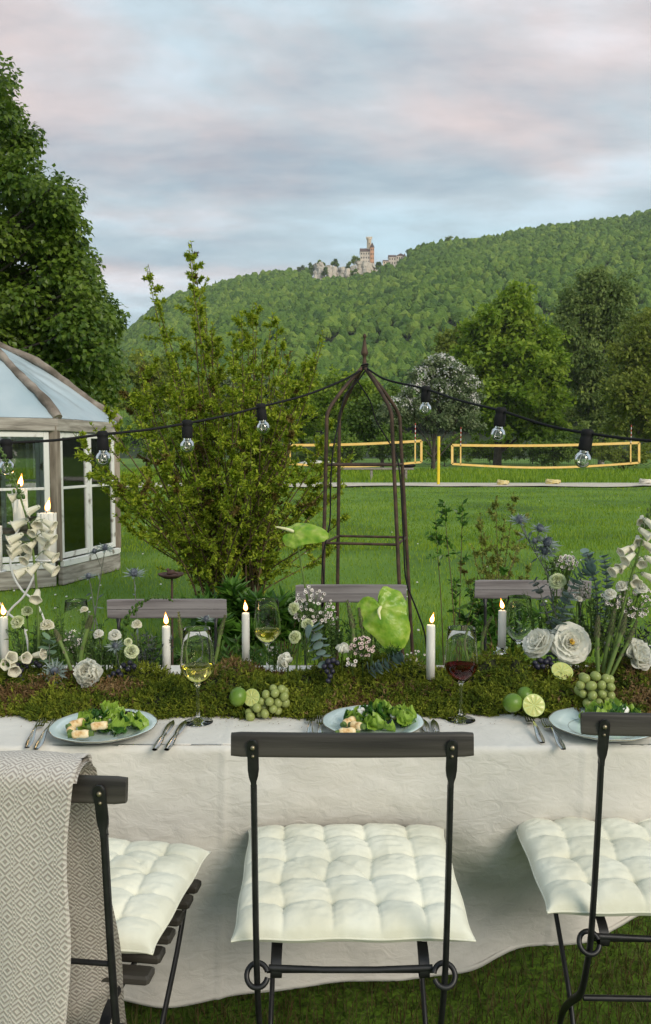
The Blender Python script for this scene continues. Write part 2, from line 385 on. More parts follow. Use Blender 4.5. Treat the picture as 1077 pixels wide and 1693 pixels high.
def house(name, px0, px1, ytop, ybot, Y, dep, roofh, label, cat, wm_=m_wall, group=None, ridge='x', wins=(3, 2), stepped=False):
    a = U(px0, ybot, Y); b = U(px1, ytop, Y); cxm = (a.x+b.x)/2; w_ = b.x-a.x; h = b.z-a.z
    t = thing(name, label, cat, (cxm, Y+dep/2, a.z), group)
    mbw = MB(); mbw.box((cxm, Y+dep/2, a.z+h/2-2), (w_, dep, h+4))
    if ridge == 'x': tri = [(0, -dep/2, 0), (0, dep/2, 0), (0, 0, roofh)]; 
    part('wall', mbw, wm_, t, smooth=False)
    rf = MB(); o = .35
    if ridge == 'x':
        V = [(-w_/2-o, -dep/2-o, 0), (w_/2+o, -dep/2-o, 0), (w_/2+o, dep/2+o, 0), (-w_/2-o, dep/2+o, 0), (-w_/2-o, 0, roofh), (w_/2+o, 0, roofh)]
        Fq = [[0, 1, 5, 4], [2, 3, 4, 5]]; Ft = [[1, 2, 5], [3, 0, 4]]
    else:
        V = [(-w_/2-o, -dep/2-o, 0), (w_/2+o, -dep/2-o, 0), (w_/2+o, dep/2+o, 0), (-w_/2-o, dep/2+o, 0), (0, -dep/2-o, roofh), (0, dep/2+o, roofh)]
        Fq = [[1, 2, 5, 4], [3, 0, 4, 5]]; Ft = [[0, 1, 4], [2, 3, 5]]
    V = np.array(V) + np.array([cxm, Y+dep/2, b.z+.05]); rf.add(V, Fq); rf.add(V, Ft); rf.add(V, [[3, 2, 1, 0]])
    part('roof', rf, m_roof, t, smooth=False)
    for i in range(wins[0]):
        for j in range(wins[1]):
            wx = cxm + w_*((i+.5)/wins[0]-.5); wz = a.z + h*(j+.5)/wins[1]
            part('window', MB().box((wx, Y-.02, wz), (min(1.1, w_/wins[0]*.4), .25, min(1.7, h/wins[1]*.5))), m_dark, t, smooth=False)
    return t
house('castle_keep', 596, 612, 416, 436, YR-18, 11, 4.5, 'grey stone castle keep with dark roof on the crag', 'castle', wins=(4, 3))
kt = house('castle_wing', 612.4, 619, 409, 438, YR-19, 9, 5, 'tall sunset-tinted castle gable end facing the valley beside the tower', 'castle', m_sunlit_gable, ridge='y', wins=(2, 4))
tb = U(610.5, 412, YR-12); tp = U(610.5, 393, YR-12)
t = thing('castle_tower', 'round pale castle tower rising above the keep roof', 'tower', tb)
part('shaft', MB().lathe([(2.4, -6), (2.4, 0), (2.3, tp.z-tb.z-2.4), (2.8, tp.z-tb.z-1.9), (2.8, tp.z-tb.z-.5), (0.05, tp.z-tb.z-.5)], 20, Matrix.Translation(tb)), m_sunset_plaster, t)
bt = MB()
for k in range(10):
    a = k/10*6.283; bt.box((tb.x+2.85*math.cos(a), tb.y+2.85*math.sin(a), tp.z-.1), (.9, .9, 1.2), Matrix.Rotation(a, 3, 'Z'))
part('battlement', bt, m_sunset_plaster, t, smooth=False)
part('window', MB().box((tb.x, tb.y-2.7, tb.z+5), (.7, .4, 1.4)), m_dark, t, smooth=False)
gs = 'castle outbuildings on the ridge'
house('castle_outbuilding', 634, 642, 432, 441, YR-16, 7, 2, 'small square pale outbuilding nearest the castle keep', 'building', m_sunset_plaster, gs, wins=(2, 2))
house('castle_outbuilding', 643, 655, 425, 438, YR-14, 9, 3, 'middle outbuilding of the castle with a dark ridged roof', 'building', m_wall, gs, wins=(3, 2))
house('castle_outbuilding', 655.5, 670, 423, 436, YR-14, 9, 2.6, 'longest right hand castle outbuilding next to the ridge trees', 'building', m_wall, gs, ridge='y', wins=(4, 2))
t = thing('castle_turret', 'little corner turret with a pointed roof at the end of the outbuildings', 'turret', U(669, 436, YR-17))
q = U(669, 436, YR-17); h_ = U(669, 425, YR-17).z-q.z
part('shaft', MB().lathe([(1.7, -3), (1.7, h_)], 10, Matrix.Translation(q)), m_wall, t)
part('roof', MB().lathe([(2.1, h_), (0.05, h_+3.6)], 10, Matrix.Translation(q)), m_roof, t)
house('white_hut', 481, 484.5, 463, 467, YR-60, 3, .8, 'tiny white hut among the trees below the ridge', 'hut', m_sunset_plaster, wins=(1, 1))

# ------------------------------------------------------------------ thin evening haze
def haze(dens):
    hm = bpy.data.materials.new('haze'); hm.use_nodes = True; t = hm.node_tree; t.nodes.remove(t.nodes['Principled BSDF'])
    v = t.nodes.new('ShaderNodeVolumePrincipled'); v.inputs['Color'].default_value = (.86, .90, .94, 1); v.inputs['Density'].default_value = dens; v.inputs['Anisotropy'].default_value = .1
    t.links.new(v.outputs[0], t.nodes['Material Output'].inputs['Volume'])
    solo('haze', MB().box((0, 1290, 173), (5300, 2640, 352)), hm, 'thin pale evening haze over the valley', 'haze', kind='stuff', smooth=False)
haze(.00015)
# ------------------------------------------------------------------ trees
m_bark = mat('bark', (.045, .036, .028), .95, (.09, .075, .06), 4, bump=1, bsc=20, bdist=.02)
m_birchbark = mat('birch_bark', (.10, .09, .08), .9, (.28, .27, .25), 3)
def leafmat(name, a, b, c, sc=.8, tr=.3, rough=.55, spec=.35): return mat(name, a, rough, b, sc, c, attr=True, transl=tr, lo=.28, hi=.75, spec=spec)
m_maple = leafmat('maple_leaves', (.12, .21, .014), (.22, .33, .024), (.32, .41, .045), .35, .45)
m_birch = leafmat('birch_leaves', (.11, .175, .045), (.19, .26, .065), (.26, .33, .09), .35, .45)
m_olive = leafmat('olive_green_leaves', (.12, .17, .022), (.21, .26, .036), (.29, .33, .06), .35, .45)
m_darkg = leafmat('dark_green_leaves', (.07, .13, .016), (.13, .215, .028), (.20, .28, .045), .35, .4)
m_grey = leafmat('grey_green_leaves', (.10, .15, .065), (.17, .22, .10), (.25, .30, .15), .5)
m_petal_w = mat('blossom', (.68, .66, .62), .6, (.78, .76, .74), 5, transl=.3)
def lobes_tree(name, label, Y, lobes, n, lsz, mleaf, trunk_px, base_z=0.0, cat='tree', group=None, bark=None, tr=.35, droop=.0, extra=None, depth=.8, tufts=0, vis=1.0):
    """lobes: (px, py, rx_px, ry_px); built at its own distance with real depth"""
    base = Vector(((trunk_px-CX)/F*Y, Y, base_z)); t = thing(name, label, cat, base, group)
    mb = MB(); sc = Y/F; C = []
    for (px, py, rx, ry) in lobes:
        c = U(px, py, Y + rng.uniform(-.3, .3)*rx*sc); C.append((c, rx*sc, ry*sc))
    A = np.array([a*b for _, a, b in C]); cnt = (A/A.sum()*n).astype(int)
    for (c, rx, ry), m_ in zip(C, cnt):
        if m_ < 3: continue
        k = max(3, m_//55)                      # clumps on the shell of each lobe
        D = nrm(rng.normal(size=(k, 3))); rad = np.where(rng.random(k) < .22, rng.uniform(1.0, 1.28, k), rng.uniform(.35, 1.0, k)**.5)
        cc = np.array(c) + D*rad[:, None]*np.array([rx, max(rx, .6*ry)*depth, ry])
        ci = rng.integers(0, k, m_); cr = min(rx, ry)*.34
        off = rng.normal(size=(m_, 3))*cr*np.array([.6, .6, .42])
        P = cc[ci] + off
        Dl = nrm(rng.normal(size=(m_, 3)) + np.array([0, 0, -droop]))
        Nn = nrm(rng.normal(size=(m_, 3))*.6 + np.array([0, -.35, 1.0]))
        cl = rng.random(k)
        mb.leaves(P, Dl, Nn, lsz*rng.uniform(.7, 1.3, m_), lsz*.7*rng.uniform(.7, 1.3, m_), .18, 0, np.clip(.5*cl[ci] + .5*rng.random(m_), 0, 1))
    tm = MB(); top = max(C, key=lambda q: q[0].z)[0]
    h = top.z-base_z; tr_r = tr
    mid = Vector((base.x + (top.x-base.x)*.3, Y, base_z + h*.45))
    P = spline([base - Vector((0, 0, .3)), base + Vector((.05*h*.1, 0, h*.15)), mid, Vector((top.x, Y, base_z+h*.85))], 12)
    tm.tube(P, np.linspace(tr_r, tr_r*.18, 12), 9, rough=.06)
    for (c, rx, ry) in C:
        j = max(2, min(9, int((c.z-base_z)/h*9)-1)); s0 = P[j]
        tm.tube(spline([s0, s0.lerp(c, .5) + Vector((0, 0, .06*h*.3)), c], 6), np.linspace(tr_r*.35, tr_r*.06, 6), 6)
        for q in range(3):
            e = c + Vector(rng.uniform(-.7, .7, 3)*np.array([rx, rx, ry])); tm.tube([s0.lerp(c, .6), s0.lerp(c, .6).lerp(e, .6), e], [tr_r*.16, tr_r*.1, tr_r*.03], 5)
    part('trunk', tm, bark or m_bark, t); part('crown', mb, mleaf, t, smooth=False)
    if extra: extra(t, C)
    return t
gt = 'trees beyond the volleyball nets'
lobes_tree('leafy_tree', 'big bright green maple with layered branches behind the right net', 100, [(850, 510, 32, 30), (822, 545, 50, 32), (875, 555, 48, 36), (795, 590, 48, 32), (850, 600, 66, 36), (905, 610, 34, 40), (790, 640, 36, 32), (840, 655, 66, 38), (895, 665, 42, 38), (830, 700, 56, 22), (890, 705, 44, 22)], 26000, .62, m_maple, 822, group=gt, tr=.55, depth=.9)
def rnd_lobes(cx0, cx1, y0, y1, n, r0, r1): return [(rng.uniform(cx0, cx1), rng.uniform(y0, y1), rng.uniform(r0, r1), rng.uniform(r0, r1)*.8) for _ in range(n)]
lobes_tree('birch_tree', 'tall grey green birch with drooping twigs right of the bright maple', 108, [(985, 465, 34, 24), (965, 495, 38, 34), (1010, 490, 34, 34), (950, 540, 34, 40), (1000, 545, 46, 42), (1035, 545, 24, 40), (955, 595, 38, 38), (1005, 605, 46, 40), (960, 650, 40, 38), (1010, 655, 42, 40), (985, 700, 56, 26)], 26000, .50, m_birch, 993, group=gt, bark=m_birchbark, tr=.42, droop=1.2)
lobes_tree('olive_tree', 'olive green broadleaf tree cut by the right edge of the photo', 84, [(1075, 545, 34, 30), (1050, 590, 36, 36), (1100, 590, 50, 46), (1040, 640, 38, 36), (1090, 650, 50, 40), (1035, 690, 32, 30), (1090, 705, 50, 24)], 16000, .42, m_olive, 1085, group=gt, tr=.35)
lobes_tree('leafy_tree', 'tawny green tree half hidden between the blossoming tree and the maple', 118, [(750, 570, 26, 24), (735, 600, 30, 28), (765, 620, 30, 30), (740, 650, 40, 30)], 7000, .6, m_olive, 750, group=gt, tr=.4)
def blossoms(t, C):
    mb = MB()
    for (c, rx, ry) in C[:8]:
        k = 330; D = nrm(rng.normal(size=(k, 3)) + np.array([.25, -.4, .7])); P = np.array(c) + D*np.array([rx, rx*.8, ry])*rng.uniform(.75, 1.05, k)[:, None]
        mb.leaves(P, nrm(rng.normal(size=(k, 3))), D, rng.uniform(.10, .24, k), rng.uniform(.08, .18, k), .2)
    part('blossom', mb, m_petal_w, t, smooth=False, kind='stuff')
lobes_tree('blossoming_tree', 'grey green fruit tree with white blossom behind the left net', 72, [(728, 600, 26, 14), (745, 618, 30, 18), (700, 620, 22, 16), (770, 634, 24, 16), (690, 648, 26, 18), (735, 650, 40, 20), (775, 665, 20, 18), (665, 672, 30, 18), (700, 690, 34, 20), (750, 690, 36, 24), (640, 690, 22, 16), (775, 705, 22, 14)], 17000, .24, m_grey, 716, group=gt, tr=.22, extra=blossoms)
lobes_tree('leafy_tree', 'dark green tree between obelisk and blossoming tree', 80, [(645, 668, 30, 24), (612, 690, 34, 28), (650, 705, 34, 26), (590, 720, 30, 22)], 9000, .36, m_darkg, 632, group=gt, tr=.22)
lobes_tree('leafy_tree', 'mid green tree seen through the top of the obelisk', 95, [(575, 640, 34, 24), (600, 655, 34, 26), (555, 670, 36, 28), (590, 690, 44, 28)], 9000, .42, m_maple, 578, group=gt, tr=.3)
lobes_tree('leafy_tree', 'rounded green tree behind the right side of the big shrub', 105, [(500, 640, 36, 24), (470, 655, 36, 28), (525, 665, 34, 28), (490, 690, 60, 30)], 9000, .5, m_maple, 500, group=gt, tr=.3)
lobes_tree('leafy_tree', 'dull green tree behind the middle of the big shrub', 98, [(400, 640, 38, 24), (370, 655, 36, 28), (430, 660, 40, 30), (400, 690, 60, 30)], 8000, .5, m_grey, 400, group=gt, tr=.3)
lobes_tree('leafy_tree', 'olive brown tree between lime tree and shrub at the foot of the hill', 92, [(232, 612, 26, 24), (262, 628, 30, 26), (222, 650, 34, 30), (275, 660, 44, 30), (320, 655, 30, 26)], 9000, .42, m_olive, 245, group=gt, tr=.3)
for i, (px, py, rx, ry, Y, mm, lab) in enumerate([(560, 742, 40, 26, 62, m_darkg, 'low dark hedge bush seen through the obelisk frame'), (655, 735, 40, 24, 64, m_darkg, 'dark rounded bush behind the right end of the left net'), (735, 742, 40, 20, 92, m_darkg, 'dark low bush left of the maple trunk behind the net post'), (880, 735, 44, 22, 112, m_darkg, 'shadowy bush right of the maple trunk'), (915, 742, 34, 20, 78, m_darkg, 'dark bush behind the middle of the right net'), (960, 738, 30, 20, 90, m_birch, 'grey green low bush left of the birch trunk'), (1030, 745, 40, 22, 70, m_olive, 'olive bush with twiggy branches behind the right end of the right net'), (300, 725, 90, 34, 60, m_darkg, 'wide dark bush showing through the shrub stems'), (450, 735, 70, 30, 64, m_darkg, 'dark bush showing right of the shrub stems'), (810, 742, 36, 16, 120, m_maple, 'bright low bush beneath the maple crown')]):
    lobes_tree('bush', lab, Y, [(px, py, rx, ry), (px-rx*.6, py+6, rx*.6, ry*.7), (px+rx*.6, py+4, rx*.6, ry*.7)], 3200, .26*Y/70, mm, px, cat='bush', group='bushes below the far trees', tr=.08)
# trees on the skyline beside the castle
gr = 'single trees on the castle ridge'
for (px, py, r_, lab, mm, dy) in [(585, 427, 7, 'round tree on the cliff immediately left of the castle keep', m_maple, -16), (554, 433, 5, 'small tree on top of the left cliff', m_darkg, -16), (531, 434, 4, 'leftmost tiny tree on top of the left cliff', m_maple, -14), (573, 440, 5, 'bushy tree in the gap of the cliff', m_darkg, -26), (537, 447, 4, 'bush growing down the cleft of the left cliff', m_darkg, -36), (584, 452, 6, 'tree climbing the slope between cliff and castle crag', m_maple, -40), (622, 448, 6, 'tree hiding the right foot of the castle crag', m_maple, -40), (600, 458, 6, 'tree in front of the middle of the castle crag foot', m_maple, -46), (548, 468, 6, 'tree at the foot of the left cliff', m_maple, -46), (679, 414, 5, 'narrow dark tree right after the outbuildings', m_darkg, -16), (691, 410, 7, 'taller dark tree second after the outbuildings', m_darkg, -14), (713, 406, 7, 'tree crown standing proud on the ridge further right', m_maple, -8), (747, 397, 8, 'highest lone tree on the ridge right of the castle', m_olive, -6), (627, 436, 3, 'tiny dark tree between keep and outbuildings', m_darkg, -19), (500, 444, 6, 'thin tree on the ridge left of the cliffs', m_grey, -6), (515, 441, 5, 'sparse tree touching the left end of the cliff', m_darkg, -8)]:
    lobes_tree('ridge_tree', lab, YR+dy, [(px, py, r_, r_*.9), (px-r_*.5, py+r_*.8, r_*.8, r_*.8), (px+r_*.5, py+r_*.9, r_*.8, r_*.8)], 420, 2.0, mm, px, base_z=U(px, py+r_*2.6, YR+dy).z, group=gr, tr=.4)

# ------------------------------------------------------------------ lime tree at the left
m_lime = leafmat('lime_tree_leaves', (.055, .115, .010), (.115, .19, .018), (.18, .26, .034), 1.2, .4, .42, .5)
def lime_tree():
    Y = 14.0; base = Vector((-7.6, Y, 0)); t = thing('lime_tree', 'large dark green lime tree rising behind the greenhouse', 'tree', base)
    edge = [(8, 118), (40, 165), (60, 215), (72, 270), (60, 300), (122, 322), (133, 370), (135, 400), (168, 420), (172, 450), (160, 480), (188, 500), (195, 525), (188, 560), (202, 590), (205, 630), (190, 660), (185, 700)]
    tips = []
    for (px, py) in edge: tips.append((px-22, py+18, 24))
    for _ in range(60):
        py = rng.uniform(100, 560); xm = np.interp(py, [p[1] for p in edge], [p[0] for p in edge]); tips.append((xm-rng.uniform(22, 70), py, rng.uniform(22, 34)))
    for _ in range(250):
        py = rng.uniform(60, 700); xm = np.interp(py, [p[1] for p in edge], [p[0] for p in edge])
        tips.append((rng.uniform(-420, xm-24-max(0, 150-py)*1.1), py + rng.uniform(-10, 10), rng.uniform(22, 40)))
    for _ in range(46):
        py = rng.uniform(470, 720); xm = np.interp(py, [p[1] for p in edge], [p[0] for p in edge]); tips.append((rng.uniform(20, xm-14), py, rng.uniform(24, 36)))
    for _ in range(80): tips.append((rng.uniform(-110, 110), rng.uniform(300, 640), rng.uniform(26, 40)))
    for _ in range(70):
        py = rng.uniform(-350, 60); tips.append((rng.uniform(-420, -95-(60-py)*.6), py, rng.uniform(30, 46)))
    mb = MB(); tm = MB(); P0 = spline([base - Vector((0, 0, .2)), base + Vector((.1, 0, 2)), base + Vector((-.1, .2, 5)), base + Vector((0, 0, 9.5))], 14)
    tm.tube(P0, np.linspace(.30, .05, 14), 12, rough=.07)
    for k, (px, py, rp) in enumerate(tips):
        yy = Y + rng.uniform(-1.7, 2.4); c = U(px, py, yy); r_ = rp/F*Y
        m_ = int(250*(rp/30)**2) if px > -80 else int(90*(rp/30)**2)
        D = rng.normal(size=(m_, 3)); D = nrm(D)*rng.uniform(.2, 1, m_)[:, None]**.6
        P = np.array(c) + D*r_*np.array([1.15, 1.15, .85]); 
        outw = D*.6 + np.array([.25, -.25, -.75])
        mb.leaves(P, nrm(outw + rng.normal(size=(m_, 3))*.45), nrm(D*.5 + np.array([0, -.4, .8]) + rng.normal(size=(m_, 3))*.4), rng.uniform(.065, .11, m_), rng.uniform(.055, .09, m_), .12, 0, np.clip(.35*rng.random() + .65*rng.random(m_), 0, 1))
        if k % 2 == 0:
            s0 = P0[min(12, max(2, int(c.z/10*13)-1))]; md = s0.lerp(c, .55) + Vector((0, 0, .35))
            tm.tube(spline([s0, md, c], 7), np.linspace(.06, .01, 7), 5)
    part('trunk', tm, m_bark, t); part('crown', mb, m_lime, t, smooth=False)
lime_tree()

# ------------------------------------------------------------------ big shrub
m_shrub = leafmat('shrub_leaves', (.15, .23, .014), (.28, .37, .02), (.40, .46, .04), 3.0, .35, .5, .4)
m_brownleaf = leafmat('brown_shrub_leaves', (.09, .065, .015), (.15, .11, .025), (.20, .16, .04), 4.0, .3)
m_twig = mat('twig', (.07, .045, .025), .9, (.13, .09, .05), 20)
def shrub_from(base, tips, n_twig, leafL, mleaf, name, label, cat, brown=.2, lpt=26, rad=.0085, dens=1.0, spread=.22, start=.35, group=None, stemmat=None):
    t = thing(name, label, cat, base, group); st = MB(); lf = MB(); lb = MB()
    for tip in tips:
        b0 = base + Vector((rng.uniform(-.22, .22), rng.uniform(-.18, .18), 0))*min(1, rad/.0085)
        c1 = b0.lerp(tip, .45); c1.x = b0.x + (tip.x-b0.x)*.34; c1.y = b0.y + (tip.y-b0.y)*.34
        P = spline([b0, c1, b0.lerp(tip, .8)*.5 + (b0.lerp(tip, .8))*.5, tip], 16)
        st.tube(P, np.linspace(rad, rad*.22, 16), 5, cap=False)
        Pn = np.array([p[:] for p in P])
        segs = [(Pn, start)]
        for _ in range(n_twig):
            i = rng.integers(int(16*start), 15); d = nrm(rng.normal(size=3)*np.array([1, 1, .45]) + np.array([0, 0, .55])); l_ = rng.uniform(.3, 1)*spread*(1.12 - i/16)**1.3*2.0
            tw = np.array([Pn[i] + d*l_*u + np.array([0, 0, .10*l_*u*u]) for u in np.linspace(0, 1, 5)])
            st.tube(tw, np.linspace(rad*.35, rad*.12, 5), 4, cap=False); segs.append((tw, .1))
        for (S, s0) in segs:
            m_ = int(lpt*dens*(1.6 if s0 == start else .8)); u = rng.uniform(s0, 1, m_)*(len(S)-1); i = np.minimum(u.astype(int), len(S)-2); f = (u-i)[:, None]
            Pp = S[i]*(1-f) + S[i+1]*f; Tn = nrm(S[i+1]-S[i]); D = nrm(Tn*.7 + nrm(rng.normal(size=(m_, 3)))*.9)
            tgt = lb if rng.random() < brown else lf
            tgt.leaves(Pp, D, nrm(rng.normal(size=(m_, 3)) + np.array([0, 0, 1])), leafL*rng.uniform(.55, 1.15, m_), leafL*.46*rng.uniform(.7, 1.3, m_), .15)
    part('stem', st, stemmat or m_twig, t); part('foliage', lf, mleaf, t, smooth=False)
    if lb.v: part('brown_foliage', lb, m_brownleaf, t, smooth=False, label='brownish young leaves and spent flowers')
    return t
Yb = 6.6; base = U(385, 1040, Yb); base.z = 0
spec = [(316, 398), (312, 402), (318, 420), (245, 437), (243, 445), (330, 480), (340, 500), (225, 600), (395, 520), (418, 505), (460, 530), (535, 548), (350, 545), (330, 480), (352, 535), (400, 515), (425, 500), (452, 520), (390, 560), (300, 560), (265, 545), (230, 610), (470, 560), (500, 610), (535, 560), (520, 590), (170, 665), (205, 640), (480, 640), (440, 575), (360, 580), (285, 590), (410, 540), (250, 580)]
tips = [U(a, b, Yb + rng.uniform(-.5, .5)) for a, b in spec]
for _ in range(40): tips.append(U(rng.uniform(200, 530), rng.uniform(570, 700), Yb + rng.uniform(-1.0, 1.0)))
for _ in range(30): tips.append(U(rng.uniform(150, 540), rng.uniform(690, 800), Yb + rng.uniform(-1.1, 1.1)))
for a, b in [(120, 715), (130, 740), (150, 760), (165, 800), (150, 700), (190, 850), (200, 820), (550, 700), (560, 760), (570, 800), (575, 850), (560, 900), (540, 880), (535, 820), (230, 870), (560, 730), (585, 745)]: tips.append(U(a, b, Yb + rng.uniform(-.6, .4)))
shrub_from(base, tips, 13, .037, m_shrub, 'flowering_shrub', 'big loose many stemmed shrub behind the table centre left', 'shrub', brown=.06, lpt=76, dens=1.0, spread=.25, start=.20)
# leafy understorey at its foot
m_peony = leafmat('peony_leaves', (.035, .10, .012), (.075, .18, .02), (.13, .26, .035), 3, .3, .4, .5)
def leafy_clump(name, label, cat, c, r, h, n, lL, lW, mm, group=None, up=.5, nst=14):
    t = thing(name, label, cat, c, group); lf = MB(); st = MB()
    for k in range(nst):
        a = rng.random()*6.283; q = math.sqrt(rng.random()); tip = Vector((c[0]+r*q*math.cos(a), c[1]+r*q*math.sin(a), c[2]+h*(1-.45*q*q)*rng.uniform(.75, 1.1)))
        P = np.array([p[:] for p in spline([Vector(c)+Vector((.15*r*math.cos(a), .15*r*math.sin(a), 0)), Vector(c).lerp(tip, .55)+Vector((0, 0, .12*h)), tip], 8)])
        st.tube(P, np.linspace(.004, .0015, 8), 4, cap=False)
        m_ = n//nst; u = rng.uniform(.25, 1, m_)*7; i = np.minimum(u.astype(int), 6); f = (u-i)[:, None]; Pp = P[i]*(1-f)+P[i+1]*f
        D = nrm(nrm(rng.normal(size=(m_, 3))*np.array([1, 1, .5])) + np.array([0, 0, up]))
        lf.leaves(Pp, D, nrm(rng.normal(size=(m_, 3))*.5+np.array([0, 0, 1])), lL*rng.uniform(.6, 1.3, m_), lW*rng.uniform(.6, 1.3, m_), .12)
    part('stem', st, m_twig, t); part('foliage', lf, mm, t, smooth=False); return t
gp = 'peonies round the foot of the big shrub'
leafy_clump('peony_plant', 'dark glossy peony leaves right at the foot of the big shrub', 'plant', (-.60, 5.75, 0), .42, .50, 2400, .13, .034, m_peony, gp)
leafy_clump('peony_plant', 'peony leaves between shrub foot and obelisk', 'plant', (-.28, 5.6, 0), .30, .50, 1200, .12, .032, m_peony, gp)
# mid-right small shrub
b2 = Vector(((815-CX)/F*5.6, 5.6, 0))
shrub_from(b2, [U(a, b, 5.6+rng.uniform(-.2, .2)) for a, b in [(820, 822), (850, 815), (795, 850), (870, 850), (780, 900), (835, 860), (800, 880), (860, 900), (760, 930), (880, 930), (815, 920), (845, 945), (775, 960), (870, 965)]], 8, .028, leafmat('small_shrub_leaves', (.14, .17, .03), (.22, .25, .045), (.30, .32, .07), 5, .35), 'small_shrub', 'small yellowish twiggy shrub on the lawn right of the obelisk', 'shrub', brown=.06, lpt=34, rad=.0035, spread=.13)
b3 = Vector(((765-CX)/F*5.3, 5.3, 0))
shrub_from(b3, [U(a, b, 5.3) for a, b in [(735, 828), (765, 830), (720, 850), (790, 960), (835, 940), (755, 960)]], 5, .050, m_peony, 'tall_weed', 'lanky bright green plant left of the small twiggy shrub', 'plant', brown=0, lpt=11, rad=.004, spread=.12, start=.5)
leafy_clump('leafy_plant', 'bright green leafy plant at the foot of the small shrub', 'plant', (1.1, 5.2, 0), .30, .55, 900, .09, .028, m_peony)

# ------------------------------------------------------------------ greenhouse
m_oldwood = mat('weathered_wood', (.11, .085, .065), .85, (.22, .18, .14), 6, (.34, .29, .235), bump=.5, bsc=30, stretch=(2, 2, .35))
m_plank = mat('grey_plank', (.20, .18, .155), .85, (.34, .31, .27), 6, (.46, .43, .385), bump=.5, bsc=30, stretch=(.5, .5, 4))
m_white = mat('peeling_white_paint', (.24, .21, .17), .75, (.66, .66, .63), 9, (.74, .74, .71), bump=.5, bsc=40, bdist=.003, lo=.30, hi=.46)
m_log = mat('driftwood_log', (.11, .09, .07), .85, (.21, .175, .145), 5, (.30, .26, .22), bump=.9, bsc=25, bdist=.01)
m_film = mat('greenhouse_film', (.46, .60, .68), .18, (.66, .76, .82), 1.2, bump=.35, bsc=2.5, bdist=.06, transl=.35, spec=.6)
def glassmat(name, rough=0.0, tint=(1, 1, 1), fac=.9, solid=False, ior=1.45):
    m = bpy.data.materials.new(name); m.use_nodes = True; t = m.node_tree; n = t.nodes; l = t.links; n.remove(n['Principled BSDF'])
    if solid:
        g = n.new('ShaderNodeBsdfGlass'); g.inputs['Color'].default_value = (*tint, 1); g.inputs['IOR'].default_value = ior; g.inputs['Roughness'].default_value = rough
        l.new(g.outputs[0], n['Material Output'].inputs[0]); return m
    fr = n.new('ShaderNodeFresnel'); fr.inputs[0].default_value = ior
    tr = n.new('ShaderNodeBsdfTransparent'); tr.inputs[0].default_value = (*tint, 1); gl = n.new('ShaderNodeBsdfGlossy'); gl.inputs['Roughness'].default_value = rough + .01
    ms = n.new('ShaderNodeMixShader'); mm = n.new('ShaderNodeMath'); mm.operation = 'MULTIPLY_ADD'; mm.inputs[1].default_value = 1.0; mm.inputs[2].default_value = 1-fac
    l.new(fr.outputs[0], mm.inputs[0]); l.new(mm.outputs[0], ms.inputs[0]); l.new(tr.outputs[0], ms.inputs[1]); l.new(gl.outputs[0], ms.inputs[2]); l.new(ms.outputs[0], n['Material Output'].inputs[0]); return m
m_pane = glassmat('window_glass', .02, (.95, .97, .96), .88)
